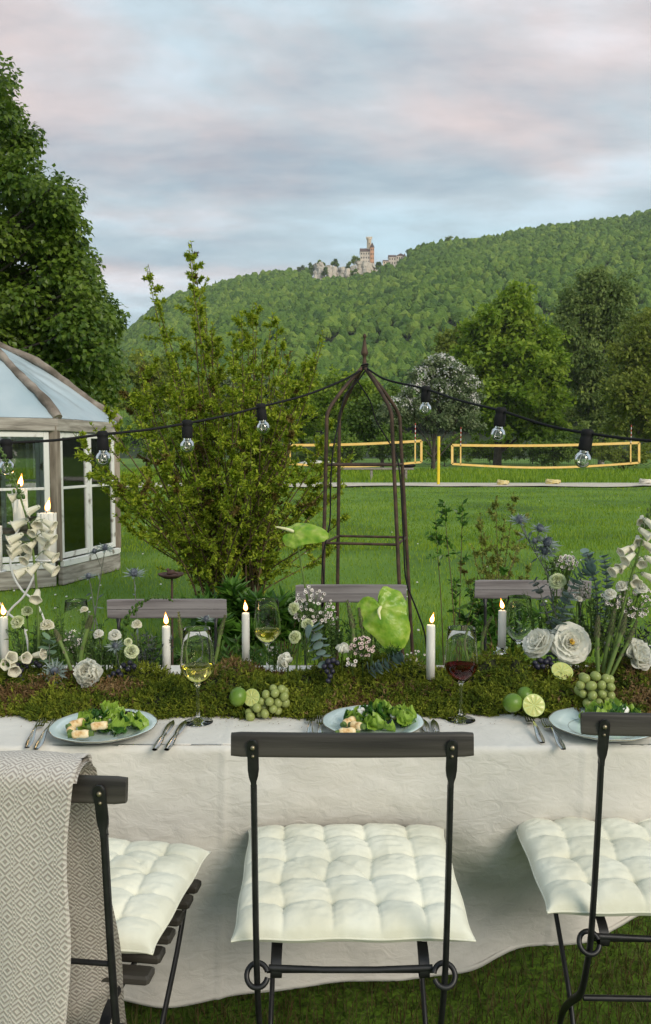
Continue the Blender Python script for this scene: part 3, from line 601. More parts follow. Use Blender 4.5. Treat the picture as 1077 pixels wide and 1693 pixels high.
def greenhouse():
    s_ = 1.33; Rc = s_/(2*math.sin(math.pi/8)); cx0, cy0 = -4.24, 9.92
    ang0 = math.atan2(8.9-cy0, -2.84-cx0)
    t = thing('greenhouse', 'octagonal garden greenhouse of old white windows with a film covered log roof', 'greenhouse', (cx0, cy0, 0))
    corner = [Vector((cx0+Rc*math.cos(ang0+k*math.pi/4), cy0+Rc*math.sin(ang0+k*math.pi/4), 0)) for k in range(8)]
    zE, z0, apex = 1.70, .10, 2.78
    for k in range(8):
        a, b = corner[k], corner[(k+1) % 8]; d = (b-a).normalized(); Lk = (b-a).length; rot = Matrix.Rotation(math.atan2(d.y, d.x), 3, 'Z'); nrmv = Vector((d.y, -d.x, 0)); mid = (a+b)/2
        part('corner_post', MB().bevbox(a + Vector((0, 0, (z0+zE)/2+.08)), (.085, .085, zE-z0-.17), .006, rot), m_oldwood, t, smooth=False)
        part('base_plank', MB().bevbox(mid + Vector((0, 0, .10)) + nrmv*.02, (Lk-.05, .06, .19), .006, rot), m_plank, t, smooth=False)
        part('base_plank', MB().bevbox(mid + Vector((0, 0, .235)) + nrmv*.035, (Lk-.07, .05, .07), .006, rot), m_white, t, smooth=False, label='peeling white base board')
        part('eave_board', MB().bevbox(mid + Vector((0, 0, zE)) + nrmv*.03, (Lk+.05, .045, .13), .006, rot), m_plank, t, smooth=False)
        nw = 2; ww = (Lk-.12)/nw; zb, zt = .285, zE-.075
        for i in range(nw):
            wc = a + d*(.06 + ww*(i+.5)); fr = MB(); h = zt-zb; bw = .055
            for sx_ in (-1, 1): fr.bevbox(wc + d*sx_*(ww/2-bw/2-.004) + Vector((0, 0, (zb+zt)/2)), (bw, .04, h), .004, rot)
            for zc in (zb+bw/2, zt-bw/2): fr.bevbox(wc + Vector((0, 0, zc)), (ww-2*bw-.008, .04, bw), .004, rot)
            f = part('window', fr, m_white, t, smooth=False)
            zm = zb + h*.56
            part('glazing_bar', MB().bevbox(wc + Vector((0, 0, zm)), (ww-2*bw-.008, .034, .028), .003, rot), m_white, f, smooth=False)
            for (za, zb_) in ((zb+bw, zm-.014), (zm+.014, zt-bw)):
                part('pane', MB().box(wc + Vector((0, 0, (za+zb_)/2)), (ww-2*bw-.012, .004, zb_-za), rot), m_pane, f, smooth=False)
        # roof film panel (curved, slightly creased) between two log rafters
        G = np.zeros((29, 29, 3))
        for i in range(29):
            for j in range(29):
                u, v = i/28, j/28; rr = 1-v; zc = zE+.07 + (apex-zE-.07)*(1-(1-v)**1.45)
                e = a.lerp(b, u); sag = .05*math.sin(math.pi*u)*math.sin(math.pi*v)
                k_ = 1.03*rr
                G[i, j] = (cx0+(e.x-cx0)*k_, cy0+(e.y-cy0)*k_, zc - sag + (.022*fbm(np.array([[e.x*3+v*4, e.y*3-v*9, v*5]]), 2)[0] + .016*(1-abs(fbm(np.array([[u*7+v*3+k, v*2.2-u, k*3.1]]), 3)[0])*3))*math.sin(math.pi*u)*min(1, 4*v))
        part('roof_film', MB().grid(G), m_film, t)
        P = []
        for j in range(13):
            v = j/12*.97 - .03; rr = (1-v)*1.0; zc = zE+.11 + (apex-zE-.07)*(1-(1-max(v, 0))**1.45) + min(v, 0)*1.3
            P.append(Vector((cx0+(a.x-cx0)*rr + .012*math.sin(j*1.1+k), cy0+(a.y-cy0)*rr + .012*math.cos(j*1.3+k), zc + .018*math.sin(j*.9+2*k))))
        part('log_rafter', MB().tube(spline(P, 26), np.linspace(.052, .036, 26)*(1+.10*np.sin(np.arange(26)*.9+k)+.07*np.sin(np.arange(26)*2.3)), 12, rough=.07), m_log, t)
    part('roof_hub', MB().lathe([(.02, -.12), (.12, -.1), (.13, .05), (.02, .12)], 12, Matrix.Translation((cx0, cy0, apex+.05))), m_log, t)
    # contents seen through the panes
    bx = thing('wooden_crate', 'pale wooden crate on the bench inside the greenhouse', 'crate', (-3.25, 9.6, .70))
    for (c, sz) in [((-3.25, 9.45, .62), (.42, .015, .12)), ((-3.25, 9.75, .62), (.42, .015, .12)), ((-3.465, 9.6, .62), (.015, .3, .12)), ((-3.035, 9.6, .62), (.015, .3, .12)), ((-3.25, 9.6, .555), (.42, .3, .012))]:
        part('board', MB().box(c, sz), m_oldwood, bx, smooth=False)
    bn = thing('potting_bench', 'low grey bench inside the greenhouse', 'bench', (-3.6, 9.7, 0))
    part('bench_top', MB().bevbox((-3.6, 9.65, .52), (1.3, .45, .035), .004), m_oldwood, bn, smooth=False)
    for x_ in (-4.15, -3.05):
        for y_ in (9.5, 9.8): part('leg', MB().box((x_, y_, .25), (.05, .05, .5)), m_oldwood, bn, smooth=False)
greenhouse()

# ------------------------------------------------------------------ obelisk and cables
m_rust = mat('rusty_iron', (.045, .030, .022), .7, (.10, .062, .040), 25, bump=.4, bsc=200, bdist=.001, metal=.3)
m_cable = mat('black_rubber', (.010, .010, .011), .75, spec=.25)
Yo = 3.45
def obelisk():
    top = U(603, 607, Yo); c = Vector((top.x, Yo, 0)); t = thing('garden_obelisk', 'rusty iron plant obelisk with pointed finial holding up the string lights', 'trellis', c)
    z1 = U(603, 690, Yo).z; z2 = U(603, 768, Yo).z; z3 = U(603, 893, Yo).z
    rot = R(-12)
    def pos(k, z):
        wtop = .128; wb = .185; hz = (z1-z)/z1
        if z <= z1: r_ = (wtop + (wb-wtop)*hz)*1.414
        else: r_ = wtop*1.414*(1 - ((z-z1)/(top.z-z1))**1.25) + .004
        a = rot + math.pi/4 + k*math.pi/2
        return Vector((c.x + r_*math.cos(a) + .0*hz + (.03*hz), c.y + r_*math.sin(a), z))
    for k in range(4):
        zs_ = [0, .4, .8, z3, z2, z1-.05, z1, z1+.035] + list(np.linspace(z1+.07, top.z, 6))
        part('leg', MB().tube(spline([pos(k, z) for z in zs_], 40), .0075, 8), m_rust, t)
    for z in (z2, z3, .42):
        for k in range(4):
            part('crossbar', MB().tube([pos(k, z), pos((k+1) % 4, z)], .0055, 7), m_rust, t)
    M = Matrix.Translation(top)
    part('finial', MB().lathe([(.002, -.012), (.011, -.01), (.009, .012), (.007, .035), (.008, .045), (.0135, .05), (.015, .058), (.011, .07), (.005, .105), (.0045, .115), (.0075, .119), (.0078, .126), (.004, .132), (.0005, .134)], 14, M), m_rust, t)
    # loose black cables that hang down the frame
    cb = MB(); a = top + Vector((0, -.012, -.002))
    cb.tube(spline([U(588, 625, Yo), U(598, 640, Yo-.02), U(613, 665, Yo-.03), U(622, 695, Yo-.02), U(640, 725, Yo-.03), U(655, 752, Yo-.1), U(662, 790, Yo-.16), U(666, 860, Yo-.17), U(668, 900, Yo-.17), U(672, 960, Yo-.18), U(690, 1010, Yo-.2), U(703, 1050, Yo-.2), U(708, 1100, Yo-.2)], 70), .0033, 6)
    cb.tube(spline([U(605, 612, Yo-.02), U(590, 632, Yo-.03), U(570, 655, Yo-.06), U(560, 700, Yo-.1), U(551, 745, Yo-.16), U(547, 800, Yo-.17), U(546, 860, Yo-.17), U(540, 890, Yo-.18), U(534, 925, Yo-.18), U(536, 965, Yo-.18), U(533, 1010, Yo-.18)], 60), .0033, 6)
    for k in range(3):
        th = np.linspace(0, 6.283, 20); cb.tube([top + Vector((.0135*math.cos(q), .0135*math.sin(q), -.004+.006*k + .004*math.sin(q+k))) for q in th], .0032, 6)
    solo('black_cable', cb, m_cable, 'loose black cable wound round the obelisk tip and hanging down its legs', 'cable', tuple(top))
    return top
OTOP = obelisk()
m_bulb = glassmat('bulb_glass', 0, (.93, .95, .95), .93); m_brass = mat('bulb_metal', (.6, .55, .45), .3, metal=1)
m_fil = mat('filament', (.75, .7, .6), .4)
def string(name, label, pts, bulbs):
    P = spline(pts, 160); t = thing(name, label, 'string lights', P[0])
    for p_ in range(1): part('cable', MB().tube(P, .0042, 7), m_cable, t)
    for (px, ys, Y, sc, lean) in bulbs:
        X = (px-CX)/F*Y*1.0; j = min(range(160), key=lambda k: abs(P[k].x - U(px, ys, Y).x)); q = P[j]
        M = Matrix.Translation(q) @ Matrix.Rotation(lean, 4, 'Y') @ Matrix.Scale(sc, 4)
        so = part('lamp_holder', MB().lathe([(.001, .012), (.012, .011), (.017, .006), (.0185, 0), (.0175, -.006), (.0155, -.010), (.0175, -.014), (.0178, -.045), (.0165, -.048), (.001, -.048)], 18, M), m_cable, t)
        prof = [(.012, -.046), (.0125, -.052)] + [(.0232*math.sin(a), -.0725-.0225*-math.cos(a)*-1) for a in np.linspace(.55, 3.12, 14)]
        prof = [(.012, -.046), (.0125, -.050)] + [(.0232*math.sin(a), -.0735+.0232*math.cos(a)) for a in np.linspace(.58, 3.13, 16)]
        gb = part('bulb', MB().lathe(prof, 22, M), m_bulb, so)
        fm = MB(); fm.tube([M @ Vector(v) for v in [(-.004, 0, -.05), (-.006, 0, -.066), (-.009, 0, -.078), (-.004, .003, -.082), (0, -.002, -.078), (.004, .003, -.082), (.009, 0, -.078), (.006, 0, -.066), (.004, 0, -.05)]], .0007*sc, 4)
        fm.lathe([(.004, -.048), (.003, -.062), (.001, -.064)], 8, M); part('filament', fm, m_fil, so)
    return t
L0 = (-60, 739, 2.35)
string('string_lights', 'left run of black string lights with clear round bulbs in front of shrub and greenhouse', [Vector((-3.6, 1.9, 1.80)), Vector((-2.2, 2.2, 1.50)), U(-160, 735, 2.3), U(-20, 735, 2.45), U(10, 732, 2.5), U(90, 728, 2.55), U(172, 718, 2.62), U(240, 711, 2.7), U(309, 700, 2.78), U(375, 687, 2.9), U(433, 672, 3.0), U(500, 655, 3.15), U(560, 632, 3.3), U(596, 613, Yo-.03)], [(10, 735, 2.5, 1, 0), (170, 718, 2.62, 1, -.03), (309, 700, 2.78, 1, .0), (432, 672, 3.0, 1, -.12)])
string('string_lights', 'right run of black string lights with clear round bulbs in front of the nets', [U(608, 610, Yo-.03), U(640, 628, 3.3), U(700, 642, 3.15), U(760, 662, 2.9), U(828, 679, 2.65), U(900, 702, 2.5), U(970, 716, 2.35), U(1077, 729, 2.2), U(1260, 736, 2.0), Vector((1.9, 1.8, 1.42)), Vector((3.2, 1.5, 1.60)), Vector((4.6, 1.2, 1.95))], [(702, 641, 3.15, 1, .02), (829, 680, 2.65, 1, .12), (970, 716, 2.35, 1, .16), (1120, 733, 2.12, 1, 0)])
# ------------------------------------------------------------------ volleyball nets
m_yel = mat('yellow_tape', (.80, .50, .12), .6, (.85, .58, .20), 3)
m_yelpost = mat('yellow_paint', (.75, .55, .02), .4, (.80, .62, .05), 2)
m_net = mat('net_cord', (.03, .03, .03), .8); m_ant = mat('antenna_white', (.75, .7, .68), .4); m_antr = mat('antenna_red', (.5, .05, .04), .4)
def net(name, label, pxs, pys, Y, posts=True):
    """pxs: left, right; pys: (top left, top right, bottom left, bottom right, sag)"""
    a = U(pxs[0], pys[0], Y); b = U(pxs[1], pys[1], Y); c = U(pxs[0], pys[2], Y); d = U(pxs[1], pys[3], Y); sg = pys[4]/F*Y
    t = thing(name, label, 'volleyball net', ((a.x+b.x)/2, Y, 0))
    def edge(p, q, s, n=24): return [p.lerp(q, i/(n-1)) - Vector((0, 0, s*math.sin(math.pi*i/(n-1)))) for i in range(n)]
    def band(P, hw, up=True):
        G = np.zeros((len(P), 5, 3))
        for i, p in enumerate(P):
            o = Vector((0, 0, hw)) if up else Vector((hw, 0, 0)); th_ = Vector((0, .012, 0))
            for j, (s_, q_) in enumerate(((-1, -1), (1, -1), (1, 1), (-1, 1), (-1, -1))): G[i, j] = p + o*s_ + th_*q_
        return MB().grid(G)
    top = edge(a, b, sg*.35); bot = edge(c, d, sg)
    part('top_tape', band(top, .055), m_yel, t, smooth=False); part('bottom_tape', band(bot, .045), m_yel, t, smooth=False)
    part('side_tape', band([a, c], .05, False), m_yel, t, smooth=False); part('side_tape', band([b, d], .05, False), m_yel, t, smooth=False)
    for u in (.045, .955):
        i = u*23; k = int(i); p = top[k].lerp(top[k+1], i-k); q = bot[k].lerp(bot[k+1], i-k)
        part('antenna_sleeve', band([p, q], .028, False), m_yel, t, smooth=False)
        an = MB()
        for s in range(8): an.tube([p + Vector((0, -.03, .1*s)), p + Vector((0, -.03, .1*s+.1))], .016, 6, mi=s % 2)
        part('antenna', an, [m_ant, m_antr], t)
    cd = MB()
    for i in range(1, 8):
        f = i/8; P = [p.lerp(q, f) for p, q in zip(top, bot)]; cd.tube(P, .0035, 3, cap=False)
    for i in range(1, 90):
        u = i/90*23; k = int(u); p = top[k].lerp(top[min(k+1, 23)], u-k); q = bot[k].lerp(bot[min(k+1, 23)], u-k); cd.tube([p, q], .0035, 3, cap=False)
    part('net_mesh', cd, m_net, t)
    for (p, dx) in ((a, -1), (b, 1)):
        part('guy_cord', MB().tube([p, p + Vector((dx*.55, 0, .03))], .012, 5), m_net, t)
    for (p, dx) in ((c, -1), (d, 1)):
        part('guy_cord', MB().tube([p, p + Vector((dx*.3, 0, -.12)), p + Vector((dx*.55, 0, .0))], .012, 5), m_net, t)
net('volleyball_net', 'right volleyball net with yellow tapes sagging in front of the trees', (748, 1057), (736, 732, 767, 765, 7), 37.6)
net('volleyball_net', 'left volleyball net with yellow tapes seen through the obelisk and shrub', (470, 697), (736, 729, 766, 764, 6), 37.6)
def npost(px, ytop, label):
    p = U(px, 805, 37.6); p.z = 0; h = U(px, ytop, 37.6).z; t = thing('net_post', label, 'post', p, 'yellow volleyball net posts')
    part('post_tube', MB().tube([p, p + Vector((0, 0, h))], .065, 14), m_yelpost, t)
    part('cap', MB().lathe([(.07, h-.01), (.07, h+.02), (.001, h+.04)], 14, Matrix.Translation(p)), m_net, t)
    part('crank_block', MB().bevbox(p + Vector((.07, -.02, h-.55)), (.06, .06, .16), .01), m_net, t)
npost(725, 721, 'yellow net post between the two volleyball nets'); npost(1085, 720, 'yellow net post outside the right edge of the photo')
# things lying by the court
m_rope = mat('yellow_strap', (.62, .48, .16), .8, (.72, .62, .35), 8)
m_canvas = mat('pale_canvas', (.60, .56, .48), .85, (.70, .67, .60), 3)
def bundle(px, py, Y, r, label, mm):
    c = U(px, py, Y); c.z = .05; mb = MB(); P = []
    for k in range(60):
        a = k*.7; P.append(c + Vector((r*(1+.3*math.sin(k*.37))*math.cos(a), r*.7*math.sin(a), .05 + .05*math.sin(k*.9) + .0015*k)))
    mb.tube(P, .035, 6); mb.ball(c + Vector((r*.5, 0, .06)), (r*.6, r*.4, .08), 12, 8, lump=.25); solo('strap_bundle', mb, mm, label, 'strap', tuple(c))
bundle(915, 800, 38.0, .26, 'coiled yellow court line lying on the sand under the right net', m_rope)
bundle(832, 803, 37.0, .20, 'small yellow heap of line on the sand left of the bigger coil', m_rope)
bundle(1068, 796, 38.5, .22, 'pale crumpled cloth on the sand at the right edge', m_canvas)
m_benchw = mat('grey_bench_wood', (.20, .17, .15), .85, (.32, .29, .26), 8)
t = thing('low_bench', 'long low grey bench beyond the court seen through the obelisk', 'bench', (U(620, 785, 44).x, 44, 0))
a, b = U(545, 769, 44), U(684, 770, 44)
part('bench_top', MB().bevbox(((a.x+b.x)/2, 44, .62), (b.x-a.x, .5, .10), .01), m_benchw, t, smooth=False)
for x_ in (a.x+.4, (a.x+b.x)/2, b.x-.4): part('leg', MB().box((x_, 44, .29), (.12, .4, .58)), m_benchw, t, smooth=False)
solo('black_bag', MB().ball((b.x-.35, 44, .78), (.42, .25, .14), 14, 8, lump=.3), m_cable, 'dark bag lying on the right end of the low bench', 'bag', (b.x-.35, 44, .68))
a = U(545, 772, 45)
solo('white_bundle', MB().ball((U(525, 757, 44).x, 44, .85), (1.0, .4, .2), 18, 10, lump=.4), m_canvas, 'white crumpled sheet beyond the shrub at net height', 'sheet', (U(525, 757, 44).x, 44, .7))

# rusty bird bath
m_rust2 = mat('dark_rust', (.05, .028, .022), .8, (.09, .05, .038), 30, bump=.5, bsc=150, bdist=.001)
c = U(283, 950, 4.6); t = thing('bird_bath', 'small rusty dish on a rod with a bird figure in front of the shrub', 'bird bath', (c.x, 4.6, 0))
part('rod', MB().tube([(c.x, 4.6, -.05), (c.x+.005, 4.6, c.z-.01)], .006, 8), m_rust2, t)
part('dish', MB().lathe([(.003, -.022), (.035, -.020), (.066, -.004), (.072, .006), (.069, .007), (.05, -.006), (.02, -.012), (.001, -.013)], 28, Matrix.Translation(c)), m_rust2, t)
bm_ = MB(); bm_.ball(c + Vector((-.002, 0, .012)), (.024, .015, .014), 12, 8, Matrix.Rotation(-.3, 4, 'Y')); bm_.ball(c + Vector((-.016, -.002, .027)), .0095, 10, 8); bm_.tube([c + Vector((-.024, -.003, .028)), c + Vector((-.033, -.004, .026))], [.003, .0005], 6); bm_.tube([c + Vector((.015, 0, .012)), c + Vector((.042, 0, .004))], [.007, .003], 6, flat=.5)
part('bird_figure', bm_, m_rust2, t)

# ------------------------------------------------------------------ grass
m_grass = leafmat('grass_blades', (.10, .19, .008), (.19, .31, .013), (.31, .40, .035), .45, .3, .5, .35)
m_grassdry = mat('grass_and_thatch', (.105, .070, .03), .6, (.065, .095, .018), 7, (.17, .16, .065), attr=True, transl=.25, lo=.38, hi=.78, spec=.3)
def zg(x, y): return ground_z(x, y)
def grass(n, y0, y1, h, wmin, wk, label, mm, tmax=.62, lean=.5, hy=0):
    u = rng.random(n); y = 1/(1/y0 + u*(1/y1-1/y0)); tn = rng.uniform(-tmax, tmax, n); x = tn*(y+.6)
    k = ~((y > 35.3 + .5*vnoise(np.stack([x*.8, 0*x, 0*x], -1))) & (y < 39.6)); x, y = x[k], y[k]; n = len(x)
    P = np.stack([x, y, zg(x, y)-.005], -1); cl = .5+.5*fbm(np.stack([x*.5, y*.5, 0*x], -1), 3)
    H = h*rng.uniform(.5, 1.3, n)*(.6+.9*cl)*(1+hy*y)
    mb = MB().blades(P, H, np.maximum(wmin, y*wk), lean, 0, np.clip(.3*cl + .7*rng.random(n), 0, 1))
    solo('grass', mb, mm, label, 'grass', kind='stuff', smooth=False)
grass(60000, 1.15, 3.6, .065, .0026, .0008, 'rough grass with brown thatch under and around the table', m_grassdry, .75, .9)
grass(85000, 3.4, 12, .050, .003, .0007, 'green lawn grass behind the table', m_grass, .6, .5)
grass(75000, 12, 36, .055, .003, .0007, 'lawn reaching back to the sand court', m_grass, .55, .4)
grass(26000, 39.8, 75, .26, .02, .0008, 'taller darker meadow grass beyond the nets', m_grass, .55, .4)
mb = MB(); k = 130; u = rng.random(k); y = 1/(1/5+u*(1/34-1/5)); x = rng.uniform(-.5, .5, k)*y
for a, b in zip(x, y): mb.lathe([(.001, .002), (.009, .003), (.012, 0), (.006, -.004)], 7, Matrix.Translation((a, b, float(zg(a, b))+.055)) @ Matrix.Rotation(.5, 4, 'X'))
solo('daisies', mb, m_petal_w, 'tiny white daisies scattered over the lawn', 'flowers', kind='stuff')

# plants behind the table
m_lav = leafmat('lavender_twigs', (.05, .045, .035), (.08, .085, .055), (.13, .15, .09), 12, .2)
m_fern = leafmat('herb_leaves', (.03, .075, .012), (.06, .13, .02), (.10, .19, .035), 6, .3)
gl = 'grey lavender bushes behind the table'
for (px, Y, r_, h, lab, mm, n) in [(170, 3.75, .34, .40, 'grey lavender bush behind the left back chair', m_lav, 2600), (245, 3.45, .30, .32, 'dry grey lavender bush under the left back chair slat', m_lav, 2400), (365, 3.6, .30, .36, 'dry grey lavender bush right of the left back chair', m_lav, 2400), (440, 3.8, .26, .34, 'lavender bush behind the rear wine glass', m_lav, 1800), (660, 3.8, .28, .30, 'lavender bush beneath the obelisk', m_lav, 1800), (60, 3.8, .3, .42, 'lavender bush at the far left behind the foxglove', m_lav, 1800), (740, 3.7, .24, .36, 'herb clump right of the obelisk leg', m_lav, 1500)]:
    X = (px-CX)/F*Y; leafy_clump('lavender_bush', lab, 'plant', (X, Y, 0), r_, h, n, .040, .006, mm, gl, up=1.1, nst=46)
gf = 'leafy herbs at the table back edge'
for (px, Y, r_, h, lab) in [(790, 3.55, .26, .52, 'ferny green herb right of the obelisk foot'), (130, 4.4, .42, .42, 'loose green herb clump in front of the greenhouse'), (40, 4.6, .4, .36, 'green herb clump by the left edge'), (240, 4.7, .35, .34, 'green herb clump left of the bird bath'), (400, 4.4, .3, .42, 'green herb clump right of the bird bath'), (1010, 3.9, .3, .40, 'green herb clump behind the right flowers'), (570, 4.1, .28, .36, 'green herb clump inside the obelisk legs')]:
    X = (px-CX)/F*Y; leafy_clump('herb_plant', lab, 'plant', (X, Y, 0), r_, h, 1300, .060, .016, m_fern, gf, up=.6, nst=26)

# ------------------------------------------------------------------ table and cloth
TZ = .725
YF_, YB_ = 1.905, 2.665
m_tablew = mat('table_wood', (.25, .16, .09), .7, (.35, .24, .14), 8)
t = thing('long_table', 'long narrow banquet table hidden under the pale linen cloth', 'table', (0, 2.28, 0))
part('tabletop', MB().bevbox((.1, 2.30, TZ-.034), (3.9, .70, .03), .004), m_tablew, t, smooth=False)
for x_ in (-1.6, 1.7):
    for y_ in (2.02, 2.55): part('leg', MB().bevbox((x_, y_, (TZ-.035)/2), (.05, .05, TZ-.04), .004), m_tablew, t, smooth=False)
def clothmat():
    m = mat('linen', (.585, .56, .51), .85, (.66, .635, .585), 6, bump=0, sheen=.15)
    n = m.node_tree.nodes; l = m.node_tree.links; b = n['Principled BSDF']; tcn = n.new('ShaderNodeTexCoord')
    def nz(scale, sc3, dist, det=6):
        mp = n.new('ShaderNodeMapping'); mp.inputs['Scale'].default_value = sc3; l.new(tcn.outputs['Object'], mp.inputs[0])
        t = n.new('ShaderNodeTexNoise'); t.inputs['Scale'].default_value = scale; t.inputs['Detail'].default_value = det; t.inputs['Distortion'].default_value = dist; l.new(mp.outputs[0], t.inputs['Vector']); return t.outputs[0]
    a = nz(26, (1, 1, 1.7), .9, 8); c = nz(420, (1, 1, .3), 0, 2)
    b1 = n.new('ShaderNodeBump'); b1.inputs['Strength'].default_value = .45; b1.inputs['Distance'].default_value = .008; l.new(a, b1.inputs['Height'])
    b2 = n.new('ShaderNodeBump'); b2.inputs['Strength'].default_value = .25; b2.inputs['Distance'].default_value = .0008; l.new(c, b2.inputs['Height']); l.new(b1.outputs[0], b2.inputs['Normal']); l.new(b2.outputs[0], b.inputs['Normal'])
    return m
m_cloth = clothmat()
def tablecloth():
    NX = 460; X = np.linspace(-1.75, 1.95, NX)
    top = np.linspace(YB_, YF_+.02, 60); nh = 100
    G = np.zeros((NX, 60+nh, 3)); ck = 2.0
    for i, x in enumerate(X):
        crease = sum(math.exp(-((x-c0)/.006)**2) for c0 in (-.232, .60, -1.05))
        wob = .004*vnoise(np.array([[x*7, 1, 0]]))[0]
        G[i, :60, 0] = x; G[i, :60, 1] = top + wob; G[i, :60, 2] = TZ + .0015*fbm(np.stack([np.full(60, x*9), top*9, 0*top], -1), 3) + .0022*crease
        s = np.linspace(0, 1, nh)
        Lh = .615 + .008*vnoise(np.array([[x*3, 5, 0]]))[0]
        arc = s*Lh; z = TZ - .012 - (arc-.012)*1.0; y = np.full(nh, YF_)
        r_ = .014; rd = arc < r_*1.57; th = arc/r_
        z = np.where(rd, TZ - r_*(1-np.cos(th)), TZ - r_ - (arc - r_*1.57)); y = np.where(rd, YF_+.02 - r_*np.sin(th), YF_+.02-r_)
        # gentle hanging folds, growing downwards
        fold = (.004*math.sin(x*6.1+.6) + .006*math.sin(x*11.3+2) + .006*math.sin(x*23+1))*s**1.1
        px_l = min(max((x+.05)/1.15, 0), 1)**1.35; push = .43*px_l*sstep(.20, .92, s)                     # chair at the right shoves the cloth back
        ctr = .035*math.exp(-((x-.02)/.27)**4)*sstep(.18, .45, s)
        lft = .0*math.exp(-((x+.62)/.25)**4)*sstep(.3, .7, s)
        y = y + fold + push + ctr + lft
        z = z + .045*px_l*sstep(.25, 1, s)        # length taken up by the slope
        diag = math.exp(-0) * 0
        y = y + .018*np.sin((x*1.0 + (1-s)*.55)*16)*sstep(.05, .5, x)*sstep(.15, .6, s)*(1-sstep(.9, 1.3, x))
        y = y - .004*crease
        G[i, 60:, 0] = x + .02*s*math.sin(x*8); G[i, 60:, 1] = y; G[i, 60:, 2] = z
    Pn = G[:, 60:]; Nz = fbm(Pn*np.array([16, 10, 24]), 3); G[:, 60:, 1] += .0035*Nz; 
    G[:, 60:, 1] += .009*fbm(Pn*np.array([5, 2, 7]) + 3, 2)
    Nt = fbm(G[:, :60]*np.array([14, 18, 1]), 3); G[:, :60, 2] += .0012*Nt
    mb = MB().grid(G)
    # hem: narrow turned edge
    e = G[:, -1]; H = np.stack([e + [0, -.001, .012], e + [0, -.0022, .006], e + [0, -.0016, -.001], e + [0, .002, 0]], 1); mb.grid(H)
    # back drop
    Bk = np.zeros((NX, 20, 3)); zb = np.linspace(TZ, .35, 20)
    Bk[..., 0] = X[:, None]; Bk[..., 1] = YB_ + .004 + .02*np.sin(X*9)[:, None]*np.linspace(0, 1, 20)[None]; Bk[..., 2] = zb[None]; mb.grid(Bk[:, ::-1])
    return solo('tablecloth', mb, m_cloth, 'long pale linen tablecloth hanging in creased folds to the grass', 'tablecloth', (0, 2.28, TZ))
tablecloth()

